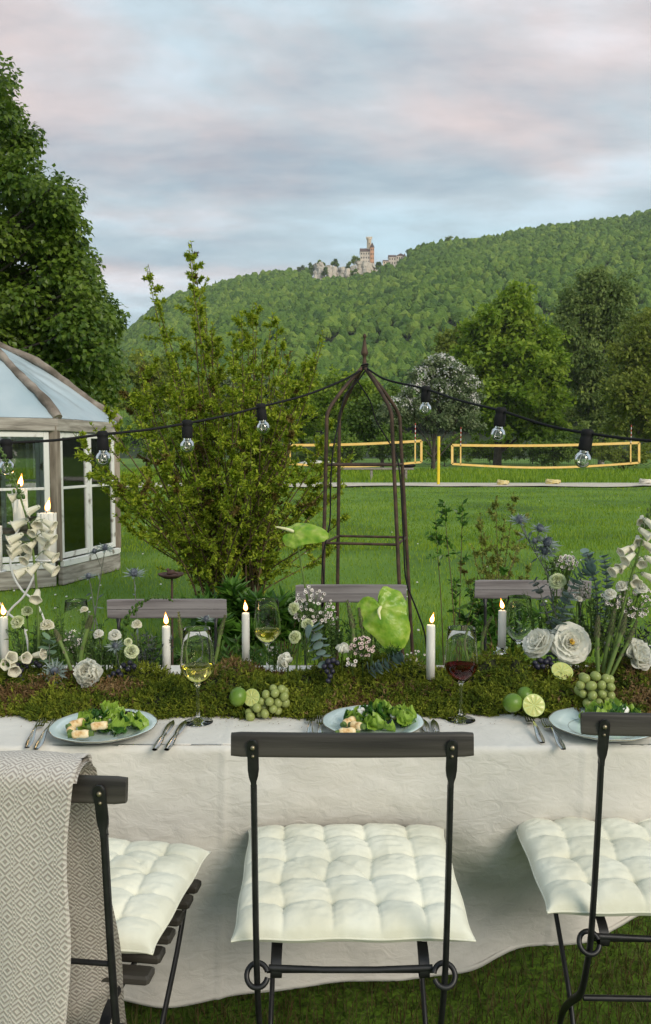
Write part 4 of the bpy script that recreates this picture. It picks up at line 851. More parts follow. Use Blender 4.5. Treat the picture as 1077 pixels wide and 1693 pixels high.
# ------------------------------------------------------------------ folding chairs
m_slat = mat('dark_stained_wood', (.020, .018, .015), .50, (.040, .036, .030), 7, (.062, .056, .048), bump=.35, bsc=60, bdist=.001, stretch=(.35, 3, 6), spec=.4)
m_slat_sheen = mat('sky_sheen_slat', (.14, .125, .125), .55, (.23, .21, .21), 7, (.28, .26, .26), bump=.35, bsc=60, bdist=.001, stretch=(.35, 3, 6))  # same chair wood, lightened in colour to imitate reflected sky
m_iron = mat('black_iron', (.010, .010, .011), .42, (.018, .018, .019), 40, bump=.3, bsc=120, bdist=.0008, spec=.5)
m_bolt = mat('bolt', (.22, .19, .13), .4, (.35, .30, .2), 90, metal=.8)
def make_chair(label, slatm, group=None, loc=(0, 0, 0), SH=.0205):
    """local frame: origin on the grass under the top slat, +Y towards the table, slat back faces -Y"""
    t = thing('folding_chair', label, 'chair', (0, 0, 0), group); hw = .1735
    # top slat, slightly bowed, round edged
    G = np.zeros((25, 17, 3))
    for i in range(25):
        x = -.2125 + .425*i/24; ed = min(1, max(.0, (min(i, 24-i))/1.0)); k = .80 if i in (0, 24) else 1
        for j in range(17):
            a = j/16*6.283; yy = .0075*k*np.sign(math.cos(a))*abs(math.cos(a))**.35; zq = SH*(.93 if i in (0, 24) else 1)*np.sign(math.sin(a))*abs(math.sin(a))**.35
            G[i, j] = (x, yy + zq*.12 - .006*(1-(x/.2125)**2), zq + .900 - SH)
    sl = MB().grid(G)
    for e, fl in ((0, 1), (24, 0)):
        c_ = G[e, :16].mean(0); V = np.vstack([G[e, :16], c_]); j = np.arange(16); Ft = np.stack([j, (j+1) % 16, np.full(16, 16)], -1); sl.add(V, Ft if fl else Ft[:, ::-1])
    part('back_slat', sl, slatm, t)
    for s in (-1, 1):
        x = s*hw; P = MB()
        # flat strap head
        W = [(.892, .004), (.888, .0085), (.880, .0098), (.835, .0098), (.822, .0080), (.812, .0048), (.800, .0042)]
        st = np.zeros((len(W), 8, 3))
        for i, (z, hw_) in enumerate(W):
            y0 = -.016 + (.89-z)*.20; d_ = .0022 + (0 if i < 4 else .002*(i-3))
            for j, (u, v) in enumerate([(-1, -1), (0, -1.05), (1, -1), (1, 0), (1, 1), (0, 1.0), (-1, 1), (-1, 0)]): st[i, j] = (x+u*hw_, y0 + v*d_, z)
        st = np.concatenate([st, st[:, :1]], 1); P.grid(st); P.add(st[0, :8], [[0, 1, 2, 3], [3, 4, 5, 6], [0, 3, 6, 7]])
        # rod: edge-on flat bar that sweeps down to the front foot
        pts = spline([(x, .001, .805), (x, .018, .62), (x, .038, .46), (x, .060, .38), (x, .100, .29), (x, .175, .22), (x, .245, .14), (x, .295, .0)], 34)
        P.tube(pts, .0092, 8, flat=.64, up=(0, 1, .2)); part('back_post', P, m_iron, t)
        for zz2, r_ in ((.878, .0042), (.862, .0030)):
            part('bolt', MB().lathe([(.0002, .0052), (r_*.7, .0048), (r_, .003), (r_, 0)], 12, frame((x, -.016 + (.89-zz2)*.2 - .001, zz2), (0, -1, .1))), m_bolt, t)
        # seat leg: from the seat front down to the rear foot
        lp = spline([(x*.93, .50, .452), (x*.93, .42, .36), (x*.93, .30, .26), (x*.93, .20, .16), (x*.93, .14, 0)], 20)
        part('leg', MB().tube(lp, .0092, 8, flat=.6, up=(0, 1, .3)), m_iron, t)
        # rail under the seat
        part('seat_rail', MB().tube([(x*.80, .13, .450), (x*.80, .51, .457)], .008, 6, flat=.5), m_iron, t)
        # strap that wraps round the cross rod
        sw = [(x*.80, .110, .452), (x*.80, .088, .446), (x*.80, .072, .436), (x*.80, .064, .422), (x*.80, .068, .408), (x*.80, .080, .402), (x*.80, .092, .408)]
        G2 = np.array([[(p[0]+o, p[1], p[2]) for o in (-.0095, .0095)] for p in [q[:] for q in spline(sw, 14)]])
        b_ = MB().grid(G2); G3 = G2.copy(); G3[..., 1] += .003; b_.grid(G3[:, ::-1]); part('seat_strap', b_, m_iron, t)
        # ring round the post
        th = np.linspace(.3, 6.1, 26)
        ring = [Vector((x + .0195*math.cos(a)*1.0, .055 + .012*math.sin(a) - .004, .424 + .0165*math.sin(a))) for a in (th + (math.pi if s > 0 else 0))]
        part('ring', MB().tube(ring, .0052, 8), m_iron, t)
    part('cross_rod', MB().tube([(-hw+.02, .068, .428), (-.05, .066, .425), (.05, .066, .425), (hw-.02, .068, .428)], .0060, 8), m_iron, t)
    part('cross_rod', MB().tube([(-hw+.015, .085, .412), (hw-.015, .085, .412)], .0050, 8), m_iron, t)
    part('foot_rod', MB().tube([(-hw+.012, .125, .262), (hw-.012, .125, .262)], .0062, 8), m_iron, t)
    part('back_rod', MB().tube([(-hw+.004, .024, .575), (hw-.004, .024, .575)], .0046, 8), m_iron, t) if 'blanket' in label else None
    for k in range(6):
        y = .165 + k*.064
        part('seat_slat', MB().bevbox((0, y, .466), (.385, .040, .017), .004), slatm, t, smooth=False)
    return t
def dup(root, label, loc, rz, group=None):
    r = root.copy(); link(r); r.location = loc; r.rotation_euler = (0, 0, rz); r['label'] = label
    if group: r['group'] = group
    for ch in list(root.children):
        c = ch.copy(); link(c); c.parent = r
    return r
gcf = 'chairs along the near side of the table'; gcb = 'chairs along the far side of the table'
ch = make_chair('dark wooden folding chair in the middle of the near side', m_slat, gcf); ch0 = ch
def move(o, loc, rz): o.location = loc; o.rotation_euler = (0, 0, rz)
chR = dup(ch, 'dark wooden folding chair cut by the right edge of the photo', (.690, 1.545, .018), R(-1.5), gcf)
chL = make_chair('dark wooden folding chair on the left with a woven blanket over its back', m_slat, gcf)
move(ch, (.047, 1.455, .012), R(0)); move(chL, (-.526, 1.335, -.012), R(-7))
bc = make_chair('grey wooden folding chair across the table at the left', m_slat_sheen, gcb, SH=.036)
dup(bc, 'grey wooden folding chair across the table in the middle before the obelisk', (.098, 3.22, .0), R(180), gcb)
dup(bc, 'grey wooden folding chair across the table at the right', (.765, 3.10, .035), R(178), gcb)
move(bc, (-.567, 3.0, -.018), R(181))

# ------------------------------------------------------------------ cushions
m_cush = mat('cream_cotton', (.63, .62, .50), .9, (.74, .74, .63), 9, bump=.4, bsc=38, bdist=.004, sheen=.1, sss=.0)
def cushion(label, loc, rz, w=.455, d=.40, h=.060, seed=0, tilt=0, sk=0):
    nu, nv = 130, 120; u = np.linspace(-1, 1, nu)[:, None]*np.ones((1, nv)); v = np.linspace(-1, 1, nv)[None]*np.ones((nu, 1))
    ex = 1 - np.abs(u)**7; ey = 1 - np.abs(v)**7; prof = np.clip(ex, 0, 1)**.5*np.clip(ey, 0, 1)**.5
    # tuft points in staggered rows, pleats joining them
    T = []
    for r_i, rv in enumerate([-.61, -.2, .2, .61]):
        for c_i, cu in enumerate([-.61, -.2, .2, .61]): T.append((cu + .035*math.sin(seed+r_i*3+c_i*7), rv + .035*math.cos(seed*2+c_i*5+r_i)))
    T = np.array(T); dd = np.sqrt(((u[..., None]-T[:, 0])*w/2)**2 + ((v[..., None]-T[:, 1])*d/2)**2)
    dip = np.exp(-(dd/.009)**1.1).sum(-1)*.014 + np.exp(-(dd/.030)**2).sum(-1)*.006
    pl = 0
    for (k, a) in enumerate(T):
        for (m_, b) in enumerate(T):
            if m_ <= k: continue
            L_ = math.hypot((a[0]-b[0])*w/2, (a[1]-b[1])*d/2)
            if L_ < .112:
                px_, py_ = (u-a[0])*w/2, (v-a[1])*d/2; bx, by = (b[0]-a[0])*w/2, (b[1]-a[1])*d/2; tt_ = np.clip((px_*bx+py_*by)/(L_*L_), 0, 1)
                q = np.hypot(px_-tt_*bx, py_-tt_*by); pl = np.maximum(pl, np.exp(-(q/.0028)**1.2)*.0042 + np.exp(-(q/.012)**2)*.0028)
    for a in T:                       # pleats running out to the edge
        for (du, dv) in ((-1, 0), (1, 0), (0, -1), (0, 1)):
            edge_d = (1 - abs(a[0])) if du else (1-abs(a[1]))
            if (du and abs(a[0]) > .5 and np.sign(a[0]) == du) or (dv and abs(a[1]) > .5 and np.sign(a[1]) == dv):
                al = ((u-a[0])*du if du else (v-a[1])*dv); q = np.abs((v-a[1])*d/2 if du else (u-a[0])*w/2) + np.where(al < 0, 1, 0)
                pl = np.maximum(pl, np.exp(-(q/.003)**1.2)*.006*(1-np.clip(al/max(edge_d, .01), 0, 1)**3*.4) + np.exp(-(q/.014)**2)*.004)
    wr = .0030*fbm(np.stack([u*5+seed, v*5, 0*u], -1), 3) + .0022*(1-np.abs(fbm(np.stack([u*7, v*11+seed, 0*u], -1), 3))*2.2)
    top = np.maximum((h*.62*prof) - (dip + pl)*prof**.7 + wr*prof, .001)
    bot = -h*.38*prof
    inx = 1 - .010*(np.cos(v*math.pi*2.5)*.5+.5)*np.abs(u)**3 - .022*(1-np.abs(v)**10)*np.abs(u)**3; iny = 1 - .024*(1-np.abs(u)**10)*np.abs(v)**3 - .012*np.cos(u*9+seed)*np.abs(v)**3
    X = u*w/2*inx + sk*v; Y = v*d/2*iny
    mb = MB().grid(np.stack([X, Y, top], -1)).grid(np.stack([X, Y, bot], -1)[::-1])
    rim = [(X[i, 0], Y[i, 0], 0) for i in range(nu)] + [(X[-1, j], Y[-1, j], 0) for j in range(nv)] + [(X[i, -1], Y[i, -1], 0) for i in range(nu-1, -1, -1)] + [(X[0, j], Y[0, j], 0) for j in range(nv-1, -1, -1)]
    o = solo('seat_cushion', mb, m_cush, label, 'cushion', (0, 0, 0), 'cream tufted seat cushions')
    o.location = loc; o.rotation_euler = (tilt, 0, rz)
    s_ = part('seam', MB().tube(rim[::3], .0022, 5), m_cush, o)
    for a in T:
        iu = int(round((a[0]+1)/2*(nu-1))); iv = int(round((a[1]+1)/2*(nv-1))); part('tuft_button', MB().ball((X[iu, iv], Y[iu, iv], top[iu, iv]+.0008), (.0030, .0030, .0016), 8, 5), m_cush, o)
    return o
cushion('cream tufted cushion on the middle near chair', (.050, 1.722, .508), R(.5), seed=1, h=.060, tilt=R(4), w=.458, d=.405)
cushion('cream tufted cushion on the chair with the blanket', (-.508, 1.672, .514), R(-9), seed=4, h=.058, tilt=R(3), w=.46, d=.36)
cushion('cream tufted cushion on the right near chair pushing into the cloth', (.675, 1.795, .515), R(-1.5), seed=8, h=.062, tilt=R(3), w=.475, d=.41)

# ------------------------------------------------------------------ blanket
def blanketmat():
    m = bpy.data.materials.new('woven_blanket'); m.use_nodes = True; t = m.node_tree; n = t.nodes; l = t.links; b = n['Principled BSDF']; b.inputs['Roughness'].default_value = .95; b.inputs['Sheen Weight'].default_value = .3
    uv = n.new('ShaderNodeUVMap'); uv.uv_map = 'UVMap'; sp = n.new('ShaderNodeSeparateXYZ'); l.new(uv.outputs[0], sp.inputs[0])
    def M(op, a, b_=None, c=None):
        q = n.new('ShaderNodeMath'); q.operation = op
        for i, v in enumerate((a, b_, c)):
            if v is None: continue
            if isinstance(v, (int, float)): q.inputs[i].default_value = v
            else: l.new(v, q.inputs[i])
        return q.outputs[0]
    U_, V_ = sp.outputs[0], sp.outputs[1]
    tw, th = .047, .043
    pu = M('ABSOLUTE', M('SUBTRACT', M('FRACT', M('DIVIDE', U_, tw)), .5)); pv = M('ABSOLUTE', M('SUBTRACT', M('FRACT', M('DIVIDE', V_, th)), .5))
    d = M('ADD', pu, pv)                                  # 0..1 diamonds, centre 0
    st = M('SINE', M('MULTIPLY', d, 6.283*5.0))
    # blocky weave: small checks where the diamonds meet, thread grain all over
    chk = M('MULTIPLY', M('SINE', M('MULTIPLY', U_, 6.283/.0078)), M('SINE', M('MULTIPLY', V_, 6.283/.0072)))
    near = M('GREATER_THAN', M('ABSOLUTE', M('SUBTRACT', M('FRACT', M('ADD', M('DIVIDE', U_, tw/2), .5)), .5)), .36)
    edge = M('LESS_THAN', M('ABSOLUTE', M('SUBTRACT', d, .5)), .06)
    base = M('ADD', M('MULTIPLY', st, M('SUBTRACT', 1.0, near)), M('MULTIPLY', chk, M('MULTIPLY', near, 1.6)))
    thr = M('MULTIPLY', M('SINE', M('MULTIPLY', V_, 6.283/.0017)), M('SINE', M('MULTIPLY', U_, 6.283/.0021)))
    tot = M('ADD', base, M('MULTIPLY', thr, .55))
    nz = n.new('ShaderNodeTexNoise'); nz.inputs['Scale'].default_value = 30; l.new(uv.outputs[0], nz.inputs['Vector']); tot = M('ADD', tot, M('MULTIPLY', M('SUBTRACT', nz.outputs[0], .5), 1.0))
    r = n.new('ShaderNodeValToRGB'); r.color_ramp.elements[0].position = .30; r.color_ramp.elements[0].color = (.66, .62, .55, 1); r.color_ramp.elements[1].position = .72; r.color_ramp.elements[1].color = (.34, .29, .25, 1)
    l.new(M('MULTIPLY_ADD', tot, .4, .42), r.inputs[0]); l.new(r.outputs[0], b.inputs['Base Color'])
    bp = n.new('ShaderNodeBump'); bp.inputs['Strength'].default_value = .6; bp.inputs['Distance'].default_value = .0015; l.new(tot, bp.inputs['Height']); l.new(bp.outputs[0], b.inputs['Normal']); return m
m_blanket = blanketmat()
def blanket():
    t = thing('woven_blanket', 'grey and cream diamond woven blanket draped over the left chair back', 'blanket', (-.56, 1.32, .9))
    yx = lambda x: 1.335 + (x+.535)*math.tan(R(-7))
    def sheet(x0, x1, prof, flare, seed, foldA, xs):
        nu, nv = 120, len(prof); G = np.zeros((nu, nv, 3)); UV = np.zeros((nu, nv, 2)); s = np.concatenate([[0], np.cumsum([math.hypot(prof[i+1][0]-prof[i][0], prof[i+1][1]-prof[i][1]) for i in range(nv-1)])])
        for i in range(nu):
            u = i/(nu-1); x = x0 + (x1-x0)*u
            for j, (dy, z) in enumerate(prof):
                h_ = max(0, (.9-z)/.6); f = foldA*h_*(math.sin(x*34+seed) + .5*math.sin(x*71+seed*2)); b = .004*vnoise(np.array([[x*9, z*6, seed]]))[0]
                xe = x + (flare*h_ if u > .5 else 0)*(u-.5)*2 + .004*math.sin(z*21+seed)
                G[i, j] = (xe, yx(x)+dy + f + b + xs*(z < .85)*0, z + .003*math.sin(x*25+seed)*(h_ < .1)); UV[i, j] = (x + .01*math.sin(z*4)*h_, s[j])
        return G, UV
    fr = [(-.050 - .0*k, .22+.0165*k) for k in range(41)]                     # hanging in front, bottom to top
    ztop = .915
    arc = [(-.048+.000*k, .885) for k in range(0)]
    cr = [(-.046 + .056*(1-math.cos(a)), .885 + .026*math.sin(a)) for a in np.linspace(0, math.pi, 14)]
    fr = [(-.046 - .012*math.sin(math.pi*(z-.2)/.7), z) for z in np.linspace(.10, .88, 66)]
    bk = [(.066 + (.88-z)*.16, z) for z in np.linspace(.875, .06, 64)]
    G, UV = sheet(-.82, -.398, fr + cr, -.012, 1.0, .006, 0)
    part('front_layer', MB().grid(G, uv=UV), m_blanket, t)
    e = G[-1]; H = np.stack([e, e + [.004, .004, 0], e + [.002, .010, 0], e + [-.02, .012, 0]], 0); UVh = np.stack([UV[-1]+[k*.004, 0] for k in range(4)], 0); part('folded_edge', MB().grid(H, uv=UVh), m_blanket, t)
    cr2 = [(-.038 + .046*(1-math.cos(a)), .885 + .017*math.sin(a)) for a in np.linspace(.3, math.pi, 12)]
    G, UV = sheet(-.82, -.388, cr2 + bk, .035, 3.0, .010, 0)
    part('back_layer', MB().grid(G, uv=UV + np.array([.01, .02])), m_blanket, t)
blanket()
# ------------------------------------------------------------------ moss runner
m_moss = leafmat('moss', (.065, .10, .010), (.15, .185, .016), (.27, .30, .035), 16, .25, .7, .2)
m_mossb = leafmat('brown_moss', (.09, .055, .02), (.18, .11, .045), (.28, .19, .09), 20, .25, .8, .2)
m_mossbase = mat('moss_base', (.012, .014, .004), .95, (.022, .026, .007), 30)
MX0, MX1 = -1.65, 1.8
def moss_front(x): return 2.135 + .026*vnoise(np.stack([x*6, 0*x, 0*x], -1)) + .022*vnoise(np.stack([x*19, 0*x+4, 0*x], -1))
def moss_h(x, y):
    x = np.asarray(x, float); y = np.asarray(y, float); yf = moss_front(x); yb = 2.50 + .03*vnoise(np.stack([x*5, 0*x+9, 0*x], -1)) - .05*np.exp(-((x+.42)/.10)**2)
    v = np.clip((y-yf)/(yb-yf), 0, 1); pr = np.clip(np.sin(np.pi*v), 0, 1)**.45
    h = .062 + .022*vnoise(np.stack([x*8, y*9, 0*x], -1)) + .022*vnoise(np.stack([x*18, y*18, 0*x+3], -1)) + .007*vnoise(np.stack([x*55, y*55, 0*x+3], -1))
    h = h + .090*np.exp(-(((x-.49)/.09)**2 + ((y-2.33)/.10)**2)) + .03*np.exp(-(((x-.08)/.13)**2 + ((y-2.38)/.08)**2)) + .022*np.exp(-(((x-.86)/.12)**2 + ((y-2.36)/.1)**2))
    h = h*(.62+.38*sstep(.02, .30, np.abs(vnoise(np.stack([x*10+.3*y, y*12, 0*x+7], -1)))))
    h = h - .030*np.exp(-((x+.42)/.07)**2)*sstep(2.25, 2.45, y)
    return np.where((y < yf) | (y > yb), 0, h*pr)
def moss():
    xs = np.linspace(MX0, MX1, 300); v = np.linspace(0, 1, 26); XX = xs[:, None]*np.ones((1, 26)); yf = moss_front(xs)
    YY = (yf-.004)[:, None] + (2.53-yf+.004)[:, None]*v[None]; Z = TZ + .002 + moss_h(XX, YY)*.80
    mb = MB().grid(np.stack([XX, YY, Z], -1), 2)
    n = 78000; x = rng.uniform(MX0, MX1, n); yf = moss_front(x); y = yf - .006 + rng.random(n)**1.25*(2.53-yf); e = .004
    h = moss_h(x, y); gx = (moss_h(x+e, y)-moss_h(x-e, y))/(2*e); gy = (moss_h(x, y+e)-moss_h(x, y-e))/(2*e)
    Nn = nrm(np.stack([-gx, -gy, np.ones(n)], -1)); cl = fbm(np.stack([x*11, y*11, h*20], -1), 3)
    P = np.stack([x, y, TZ+.002+h*rng.uniform(.62, 1.0, n)], -1)
    D = nrm(Nn*.75 + rng.normal(size=(n, 3))*.75)
    cb = fbm(np.stack([x*7+3, y*9, 0*x], -1), 3); br = (cb*1.3 + cl*.3 + rng.normal(size=n)*.22) > .30
    # each sprig: a stem with side leaflets
    for sel, mi in ((~br, 0), (br, 1)):
        p = P[sel]; d = D[sel]; nn = Nn[sel]; m_ = len(p); Ls = rng.uniform(.010, .026, m_); rr = np.clip(.5+.7*cl[sel]*(-1 if mi else 1)+rng.normal(size=m_)*.25, 0, 1)
        mb.leaves(p, d, nn + rng.normal(size=(m_, 3))*.5, Ls, Ls*.22, .2, mi, rr)
        for k in range(3):
            q = p + d*(Ls*(.25+.22*k))[:, None]; side = nrm(np.cross(d, nrm(rng.normal(size=(m_, 3))))); 
            mb.leaves(q, nrm(d*.7+side*(1 if k % 2 else -1)), nn, Ls*.42, Ls*.16, .2, mi, rr)
    # stray crumbs and hair roots on the cloth
    n = 900; x = rng.uniform(MX0, MX1, n); y = moss_front(x) - rng.random(n)**2.5*.09
    mb.leaves(np.stack([x, y, np.full(n, TZ+.004)], -1), nrm(rng.normal(size=(n, 3))*np.array([1, 1, .05])), np.tile([0, 0, 1.0], (n, 1)), rng.uniform(.004, .012, n), .002, .1, 1)
    solo('moss_runner', mb, [m_moss, m_mossb, m_mossbase], 'thick runner of green and brown moss along the middle of the table', 'moss', (0, 2.3, TZ), kind='stuff', smooth=False)
moss()
def mz(x, y): return TZ + .002 + float(moss_h(np.array([x]), np.array([y]))[0])

# ------------------------------------------------------------------ candles
m_wax = mat('candle_wax', (.84, .83, .77), .45, (.88, .87, .82), 20, transl=.25, bump=.2, bsc=25, bdist=.002)
m_wick = mat('wick', (.02, .015, .01), .9)
def flamemat(name, col, st, tr):
    m = bpy.data.materials.new(name); m.use_nodes = True; t = m.node_tree; n = t.nodes; l = t.links; n.remove(n['Principled BSDF'])
    e = n.new('ShaderNodeEmission'); e.inputs[0].default_value = (*col, 1); e.inputs[1].default_value = st; tp = n.new('ShaderNodeBsdfTransparent'); ms = n.new('ShaderNodeMixShader'); ms.inputs[0].default_value = 1-tr
    l.new(tp.outputs[0], ms.inputs[1]); l.new(e.outputs[0], ms.inputs[2]); l.new(ms.outputs[0], n['Material Output'].inputs[0]); return m
m_flame = flamemat('flame', (1.0, .30, .04), 2.6, .45); m_flamec = flamemat('flame_core', (1.0, .72, .34), 22, 0)
m_clear = glassmat('clear_glass', 0, (1, 1, 1), .9, solid=True, ior=1.30)
def candle(px, ytop, ybot, Y, r, label, holder=True, group='slim white dinner candles', lean=0.0, drip=0, cat='candle', bob=False):
    a, b = U(px, ybot, Y), U(px, ytop, Y); t = thing('candle', label, cat, a, group); h = (b-a).length; M = Matrix.Translation(a) @ Matrix.Rotation(lean, 4, 'Y')
    wv = (lambda th: 1 + .02*np.sin(3*th)) if not drip else (lambda th: 1 + .05*np.sin(5*th+1) + .03*np.sin(11*th))
    part('wax', MB().lathe([(r*.2, 0), (r*.96, .001), (r, h*.5), (r*.97, h-.006), (r*.93, h-.001), (r*.75, h), (r*.5, h-.003), (.0015, h-.004)], 24, M, wav=wv), m_wax, t)
    if drip:
        dm = MB()
        for k in range(12):
            th = rng.random()*6.283; l_ = h*rng.uniform(.2, .9); q = [M @ Vector((r*1.0*math.cos(th+.05*math.sin(i)), r*math.sin(th+.05*math.sin(i)), h - l_*i/5)) for i in range(6)]; dm.tube(q, [.003, .0028, .0025, .003, .0035, .001], 6)
        part('wax_drips', dm, m_wax, t)
    part('wick', MB().tube([M @ Vector((0, 0, h-.004)), M @ Vector((.001, 0, h+.005)), M @ Vector((.002, 0, h+.009))], .0009, 5), m_wick, t)
    k = r/.0118; k = min(max(k, 1), 1.25)*rng.uniform(1.05, 1.4)
    fx = rng.uniform(-.0015, .0015)
    Mf = M @ Matrix.Translation((.001, 0, h+.005)) @ Matrix.Rotation(rng.uniform(-.28, .28), 4, 'Y')
    prof = lambda s, hh: [(.0003, 0), (.0042*s, .0025*hh), (.0056*s, .007*hh), (.0050*s, .012*hh), (.0026*s, .018*hh), (.0012*s, .023*hh), (.0002, .027*hh)]
    f = part('flame', MB().lathe(prof(k, k), 14, Mf), m_flame, t)
    part('flame_core', MB().lathe([(.0003, .002), (.0034*k, .005*k), (.0040*k, .008*k), (.0028*k, .014*k), (.0012*k, .018*k), (.0003, .021*k)], 14, Mf), m_flamec, f)
    if holder:
        part('glass_holder', MB().lathe([(.0005, -.004), (.026, -.004), (.027, -.001), (.019, .003), (r*1.25, .006), (r*1.35, .015), (r*1.1, .016), (r*1.02, .004), (.0005, .001)], 28, M), m_clear, t)
    return t
candle(276, 1035, 1122, 2.42, .0122, 'white dinner candle left of the nearest white wine glass')
candle(407, 1013, 1100, 2.52, .0118, 'white dinner candle just left of the rear white wine glass')
candle(712, 1033, 1131, 2.30, .0122, 'white dinner candle left of the red wine glass in a glass foot')
candle(830, 1009, 1078, 2.52, .0122, 'white dinner candle beside the empty glass behind the mossy mound')
candle(8, 1020, 1100, 2.40, .0122, 'white dinner candle at the left edge below the foxglove')
m_wire = mat('white_wire', (.68, .68, .66), .35, coat=.3)
def candelabra():
    c = Vector(U(50, 1085, 2.5)); c.z = TZ+.002; t = thing('candelabra', 'white wire candelabra with curled arms behind the foxglove', 'candle holder', c)
    A = lambda px, py, dy=0: U(px, py, 2.5+dy)
    part('arm', MB().tube(spline([A(80, 928), A(72, 915), A(60, 945), A(40, 985), A(15, 1012), A(5, 1050), A(20, 1090)], 30), .0034, 8), m_wire, t)
    part('arm', MB().tube(spline([A(34, 868, .03), A(18, 905, .03), A(20, 945, .03), A(36, 975, .03), A(62, 1000, .03), A(80, 1050, .03), A(75, 1095, .03)], 30), .0034, 8), m_wire, t)
    part('arm', MB().tube(spline([A(-8, 948, .06), A(-10, 980, .06), A(10, 1010, .06), A(40, 1040, .06), A(50, 1095, .06)], 24), .0034, 8), m_wire, t)
    for (px, py, dy) in ((79, 927, 0), (33, 866, .03), (-8, 946, .06)):
        part('drip_pan', MB().lathe([(.0005, -.006), (.012, -.006), (.020, -.002), (.032, .0), (.0345, .004), (.033, .005), (.0005, .002)], 30, Matrix.Translation(A(px, py, dy))), m_wire, t)
candelabra()
gcd = 'thick dripping candles on the candelabra'
candle(79, 848, 926, 2.50, .026, 'thick dripping candle on the right arm of the candelabra', False, gcd, drip=1)
candle(34, 808, 865, 2.53, .020, 'thick candle highest on the candelabra behind the foxglove', False, gcd, drip=1)
candle(-8, 870, 945, 2.56, .022, 'thick candle on the candelabra cut by the left edge', False, gcd, drip=1)

# ------------------------------------------------------------------ wine glasses
m_white_wine = glassmat('white_wine', 0, (.93, .90, .50), .9, solid=True, ior=1.33); m_red_wine = glassmat('red_wine', 0, (.30, .015, .03), .9, solid=True, ior=1.33)
def wine_glass(px, yfoot, Y, hpx, label, wine=None, wl=.42, k=1.0, group='stemmed wine glasses'):
    b = Uz(px, yfoot, TZ+.003) if Y is None else Vector(((px-CX)/F*Y, Y, TZ+.003))
    if Y is None: Y = b.y
    h = hpx/F*Y*1.02; s = h/.235; M = Matrix.Translation(b) @ Matrix.Scale(s, 4); t = thing('wine_glass', label, 'wine glass', b, group)
    outer = [(.0005, .0), (.035, .0), (.0365, .0006), (.036, .0012), (.020, .0032), (.008, .009), (.0042, .018), (.0036, .045), (.0038, .085), (.006, .093)]
    bowl = [(.012, .097), (.026, .108), (.039, .125), (.0425, .138), (.0415, .155), (.038, .19), (.0345, .232)]
    inner = [(.0335, .2325), (.037, .19), (.0403, .155), (.0413, .138), (.0378, .1258), (.025, .1095), (.011, .0995), (.0005, .098)]
    part('glass', MB().lathe(outer + bowl + [(.0342, .2335)] + inner, 40, M), m_clear, t)
    if wine:
        zl = .098 + .040*wl/.42; prof = [(.0004, .0985)]
        for (r_, z) in inner[::-1][1:]:
            if z < zl: prof.append((r_-.0004, z+.0004))
        zs_ = [z for _, z in inner[::-1]]; rs = [r for r, _ in inner[::-1]]; rl = float(np.interp(zl, zs_, rs)) - .0004
        prof += [(rl, zl), (rl*.97, zl-.0006), (.0004, zl-.0006)]
        part('wine', MB().lathe(prof, 40, M), wine, t)
    return t
wine_glass(328, 1194, None, 158, 'nearest wine glass with a little white wine right of the left plate', m_white_wine, .44)
wine_glass(762, 1190, None, 155, 'wine glass holding red wine on the front cloth', m_red_wine, .44)
wine_glass(441, 1100, 2.545, 125, 'rear wine glass of white wine beside the second candle', m_white_wine, .44)
wine_glass(862, 1100, 2.56, 128, 'empty wine glass behind the mossy mound by the right candle')
wine_glass(122, 1100, 2.57, 120, 'empty wine glass behind the asparagus at the left')

# ------------------------------------------------------------------ plates and cutlery
m_plate = mat('pale_blue_glaze', (.56, .68, .68), .12, (.60, .70, .69), 4, spec=.6, coat=.4); m_rim = mat('gilt_rim', (.28, .25, .18), .35, metal=.6)
m_steel = mat('polished_steel', (.62, .61, .59), .16, metal=1)
def plate(px, py, label, rx, k=1):
    c = Uz(px, py, TZ+.012); c.z = TZ+.003; r = rx/F*(c.y*cp + (CAMH-c.z)*sp_); M = Matrix.Translation(c); t = thing('plate', label, 'plate', c, 'scalloped dinner plates')
    wv = lambda th: 1 + .012*np.abs(np.sin(6*th))
    part('dish', MB().lathe([(r*.02, .004), (r*.55, .002), (r*.58, .0), (r*.62, .003), (r*.80, .009), (r*.98, .019), (r*1.0, .021), (r*.98, .0222), (r*.80, .0135), (r*.66, .0085), (r*.62, .0065), (r*.3, .0058), (r*.001, .0058)], 96, M, wav=wv), m_plate, t)
    th = np.linspace(0, 6.2832, 97); part('gilt_rim', MB().tube([c + Vector((r*1.001*float(wv(a))*math.cos(a), r*1.001*float(wv(a))*math.sin(a), .0213)) for a in th], .0011, 5, cap=False), m_rim, t)
    part('inner_line', MB().tube([c + Vector((r*.64*math.cos(a), r*.64*math.sin(a), .0078)) for a in th], .0004, 4, cap=False), m_rim, t)
    return c, r
PL = plate(172, 1206, 'pale blue scalloped plate of salad at the left', 86)
PC = plate(617, 1199, 'pale blue scalloped plate of salad behind the middle chair', 83)
PR = plate(997, 1203, 'pale blue scalloped plate partly hidden by the right chair back', 86)
def strip(path, widths, th=.0018):
    """flat bent strip: path of points, half widths"""
    P = spline(path, 26); W = np.interp(np.linspace(0, 1, 26), np.linspace(0, 1, len(widths)), widths); d = (P[-1]-P[0]).normalized(); sd_ = Vector((-d.y, d.x, 0)).normalized(); G = np.zeros((26, 9, 3))
    for i, p in enumerate(P):
        for j in range(9):
            a = j/8*6.283; G[i, j] = p + sd_*W[i]*np.sign(math.cos(a))*abs(math.cos(a))**.7 + Vector((0, 0, th*math.sin(a)))
    return G
